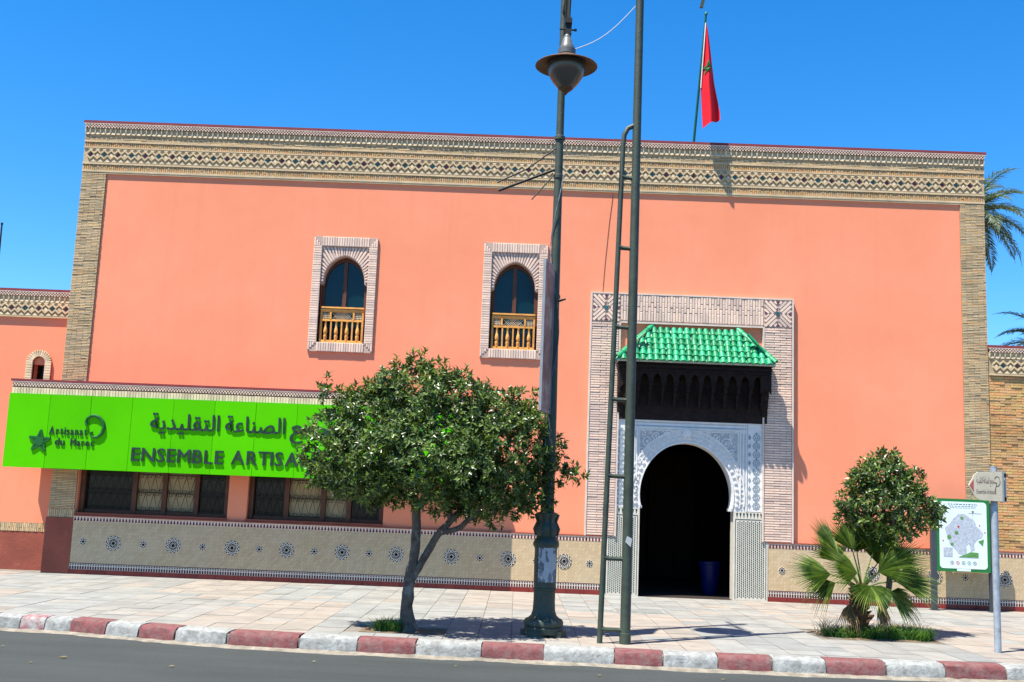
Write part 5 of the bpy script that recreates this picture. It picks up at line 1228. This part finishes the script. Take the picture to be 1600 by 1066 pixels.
b.build('trunk', 'bark', t2, smooth='all')
b = MB(); cy = -4.72
crown(b, [((5.12, cy, 1.80), (0.46, 0.5, 0.46)), ((4.82, cy, 1.62), (0.36, 0.4, 0.32)), ((5.46, cy, 1.64), (0.40, 0.42, 0.30)), ((5.10, cy, 2.14), (0.32, 0.32, 0.26)), ((5.36, cy, 2.0), (0.24, 0.24, 0.22)), ((5.0, cy, 2.36), (0.14, 0.14, 0.11)), ((5.20, cy, 2.42), (0.10, 0.1, 0.10)), ((4.74, cy, 2.02), (0.16, 0.16, 0.14)), ((5.48, cy, 2.10), (0.16, 0.16, 0.14)), ((5.15, cy-0.3, 1.62), (0.4, 0.3, 0.36)), ((4.56, cy, 1.62), (0.12, 0.12, 0.1)), ((5.78, cy, 1.72), (0.13, 0.13, 0.1))], 165, 0.082)
b.build('crown', 'citrus', t2)
# fan palm
FPX, FPY = 4.66, -5.06
fpm = empty('fan_palm', (FPX, FPY, 0), 'low fan palm with shaggy trunk and spread fan leaves', 'palm')
b = MB(); b.tube([(FPX, FPY, -0.05), (FPX, FPY, 0.2), (FPX+0.01, FPY, 0.45), (FPX+0.03, FPY, 0.70)], [0.105, 0.10, 0.09, 0.07], 12); tr = b.build('trunk', 'palm_bark', fpm, smooth=True)
for k in range(52):
    a = k*2.399; z_ = 0.05+0.62*k/52; r = 0.095-0.02*(z_/0.7); u = Vector((math.cos(a), math.sin(a), 0)); p = Vector((FPX, FPY, z_))+u*r*0.85
    L = random.uniform(0.06, 0.14); d = (u + Vector((0, 0, random.uniform(0.1, 0.7)))).normalized(); b = MB(); b.tube([p, p+d*L*0.6, p+d*L+Vector((0, 0, 0.01))], [0.030, 0.022, 0.006], 5); b.build('leaf_stub', 'palm_bark', tr)
def fan_leaf(p0, tip, R, face, spread=2.5, n=24, m='fan', droop=0.25):
    """petiole from p0 to tip; blade of folded segments radiating from tip, facing 'face'"""
    p0, tip, face = Vector(p0), Vector(tip), Vector(face).normalized()
    d = (tip-p0).normalized(); b = MB()
    b.tube([p0, p0+(tip-p0)*0.5+Vector((0, 0, 0.03)), tip], [0.016, 0.011, 0.007], 5)
    ax = (d - face*d.dot(face)).normalized(); sd_ = face.cross(ax)
    for i in range(n):
        a = spread*((i+0.5)/n-0.5)*1.0*2/2; a = spread*((i+0.5)/n - 0.5)
        u = ax*math.cos(a) + sd_*math.sin(a); RR = R*(0.80+0.28*math.cos(a*0.9))*random.uniform(0.92, 1.06); v = (face.cross(u)).normalized()
        w_ = RR*spread/n*0.36
        k = len(b.v); f2 = face
        q1 = tip+u*RR*0.42; q2 = tip+u*RR*0.76 + Vector((0, 0, -droop*RR*0.12)); q3 = tip+u*RR + Vector((random.uniform(-.02, .02), 0, -droop*RR*random.uniform(0.2, 0.5)))
        b.v += [tuple(tip), tuple(q1+v*w_+f2*0.012), tuple(q1-f2*0.012), tuple(q1-v*w_+f2*0.012), tuple(q2+v*w_*0.42), tuple(q2-f2*0.006), tuple(q2-v*w_*0.42), tuple(q3)]
        for t_ in ((0, 2, 1), (0, 3, 2), (1, 2, 5, 4), (2, 3, 6, 5), (4, 5, 7), (5, 6, 7)): b.f.append(tuple(k+x for x in t_)); b.mi.append(0)
    b.build('fan_leaf', m, fpm)
c0 = (FPX+0.03, FPY, 0.62)
for tip, R, face, spread, n, m_, dr in (
    ((4.38, FPY-0.02, 1.06), 0.56, (0.62, -0.60, 0.45), 1.35, 26, 'fan', 0.05), ((4.24, FPY-0.12, 0.80), 0.56, (0.10, -0.62, 0.75), 1.9, 28, 'fan', 0.25),
    ((4.28, FPY-0.20, 0.70), 0.42, (-0.35, -0.60, 0.55), 1.7, 22, 'fan', 0.8), ((4.60, FPY+0.10, 1.12), 0.50, (0.15, -0.90, 0.2), 1.9, 28, 'fan', 0.1),
    ((4.86, FPY+0.05, 1.10), 0.50, (-0.30, -0.85, 0.25), 1.9, 28, 'fan', 0.1), ((5.02, FPY-0.10, 0.94), 0.54, (-0.45, -0.70, 0.50), 1.9, 30, 'fan', 0.2),
    ((5.12, FPY-0.10, 0.74), 0.58, (-0.10, -0.65, 0.70), 1.9, 30, 'fan', 0.35), ((5.02, FPY-0.12, 0.60), 0.48, (0.35, -0.65, 0.50), 1.8, 26, 'fan', 0.8),
    ((4.70, FPY-0.34, 0.68), 0.40, (0.05, -0.62, 0.80), 3.4, 40, 'fan', 0.7), ((4.56, FPY-0.24, 0.84), 0.46, (0.25, -0.75, 0.55), 2.0, 28, 'fan', 0.25),
    ((4.84, FPY-0.22, 0.86), 0.46, (-0.25, -0.75, 0.55), 2.0, 28, 'fan', 0.25), ((4.72, FPY+0.3, 1.10), 0.46, (0.0, -0.95, 0.25), 2.2, 28, 'fan', 0.1),
    ((5.0, FPY+0.3, 0.95), 0.46, (-0.3, -0.8, 0.4), 2.2, 26, 'fan', 0.2), ((4.44, FPY+0.3, 0.95), 0.46, (0.3, -0.8, 0.4), 2.2, 26, 'fan', 0.2),
    ((4.86, FPY-0.20, 0.46), 0.30, (0.5, -0.6, 0.3), 1.6, 14, 'fan_dry', 1.2), ((4.48, FPY-0.18, 0.44), 0.30, (-0.6, -0.5, 0.2), 1.5, 12, 'fan_dry', 1.3)):
    fan_leaf(c0, tip, R, face, spread, n, m_, dr)
# grass
def grass(name, spots, label, m='grass'):
    b = MB()
    for (cx, cy, rx, ry, n, h) in spots:
        for _ in range(n):
            a, q = random.uniform(0, 2*PI), math.sqrt(random.random()); p = Vector((cx+rx*q*math.cos(a), cy+ry*q*math.sin(a), -0.01)); ln = Vector((random.gauss(0, 0.35), random.gauss(0, 0.35), 1)).normalized(); H = h*random.uniform(0.45, 1.15)
            s = ln.cross(rdir()).normalized()*random.uniform(0.0035, 0.006); k = len(b.v); m1 = p+ln*H*0.55; tp = p+ln*H+Vector((ln.x, ln.y, -0.25))*H*0.45
            b.v += [tuple(p-s), tuple(p+s), tuple(m1+s*0.8), tuple(m1-s*0.8), tuple(tp)]; b.f += [(k, k+1, k+2, k+3), (k+3, k+2, k+4)]; b.mi += [0, 0]
    return tag(b.build(name, m), label, 'grass', kind='stuff')
grass('grass', [(-1.50, -6.50, 0.16, 0.10, 420, 0.20)], 'small tuft of green grass at the foot of the broad citrus tree')
grass('grass', [(4.60, -5.15, 0.45, 0.18, 900, 0.20), (5.28, -5.18, 0.30, 0.18, 1000, 0.22), (4.95, -5.22, 0.5, 0.12, 700, 0.16), (5.1, -4.75, 0.4, 0.2, 500, 0.2)], 'green grass round the feet of the fan palm and small tree')
grass('dry_grass', [(4.22, -5.02, 0.14, 0.1, 60, 0.30), (5.2, -5.0, 0.35, 0.15, 70, 0.32)], 'thin dry straw standing in the grass by the fan palm', 'straw')
b = MB()                                                   # scraps on the road
for x, y, L in ((-4.62, -8.6, 0.10), (-4.75, -9.0, 0.05), (-5.5, -8.0, 0.05), (-2.1, -8.2, 0.05), (0.9, -8.35, 0.06), (-3.4, -8.9, 0.07), (2.2, -8.3, 0.05), (-0.6, -8.1, 0.04), (3.4, -8.25, 0.05)):
    leaf(b, Vector((x, y, -0.150)), Vector((1, random.uniform(-0.4, 0.4), 0)).normalized(), Vector((0, 0, 1)), L, L*0.5, 0.25, -0.1)
tag(b.build('dry_leaves', 'straw'), 'pale dry leaf scraps scattered over the asphalt road', 'leaves', kind='stuff')
# date palms behind the right end of the building
def date_palm(pos, H, R, label, fronds, seed):
    random.seed(seed); x, y, _ = pos
    o = empty('date_palm', pos, label, 'palm', 'date palms behind the building')
    b = MB(); b.tube([(x, y, -0.1), (x, y, H*0.5), (x, y, H)], [0.26, 0.22, 0.24], 12)
    for k in range(60): a = k*2.4; z_ = H*(0.3+0.7*k/60); b.tube([(x+0.2*math.cos(a), y+0.2*math.sin(a), z_), (x+0.30*math.cos(a), y+0.30*math.sin(a), z_+0.12)], [0.06, 0.03], 5)
    b.build('trunk', 'palm_bark', o)
    for k in range(fronds):
        a = k*2.39996+0.4; el = 1.25 - 1.75*(k/fronds)**0.9; L = R*random.uniform(0.9, 1.08)
        u = Vector((math.cos(a), math.sin(a), 0)); p = Vector((x, y, H+0.1)); pts = [p]; N = 13; e = el
        for i in range(N): e -= (0.055 + 0.10*i/N*(1.1 if el > 0 else 0.7)); pts.append(pts[-1] + (u*math.cos(e)+Vector((0, 0, math.sin(e))))*(L/N))
        b = MB(); b.tube(pts, [0.030*(1-i/(N+2)) for i in range(N+1)], 4)
        side = u.cross(Vector((0, 0, 1))).normalized()
        for i in range(2, N*4):
            f = i/(N*4); j = int(f*N); q = pts[j] + (pts[j+1]-pts[j])*(f*N-j); tg = (pts[j+1]-pts[j]).normalized(); up = side.cross(tg).normalized()
            ll = 0.50*math.sin(PI*min(1, 0.18+f*0.85))*R/2.2
            for s in (-1, 1):
                d = (side*s*0.75 + tg*0.75 + up*random.uniform(0.0, 0.5) - Vector((0, 0, 0.12))).normalized(); leaf(b, q, d, up, ll*random.uniform(0.85, 1.1), 0.035*R/2.2, 0.1, 0.2)
        b.build('frond', 'date', o)
    return o
date_palm((11.72, 8.0, 0), 9.45, 1.85, 'tall date palm crown showing beside the top right of the building', 44, 3)
date_palm((13.95, 8.2, 0), 6.0, 1.9, 'lower date palm with fronds above the right brick wing', 36, 5)
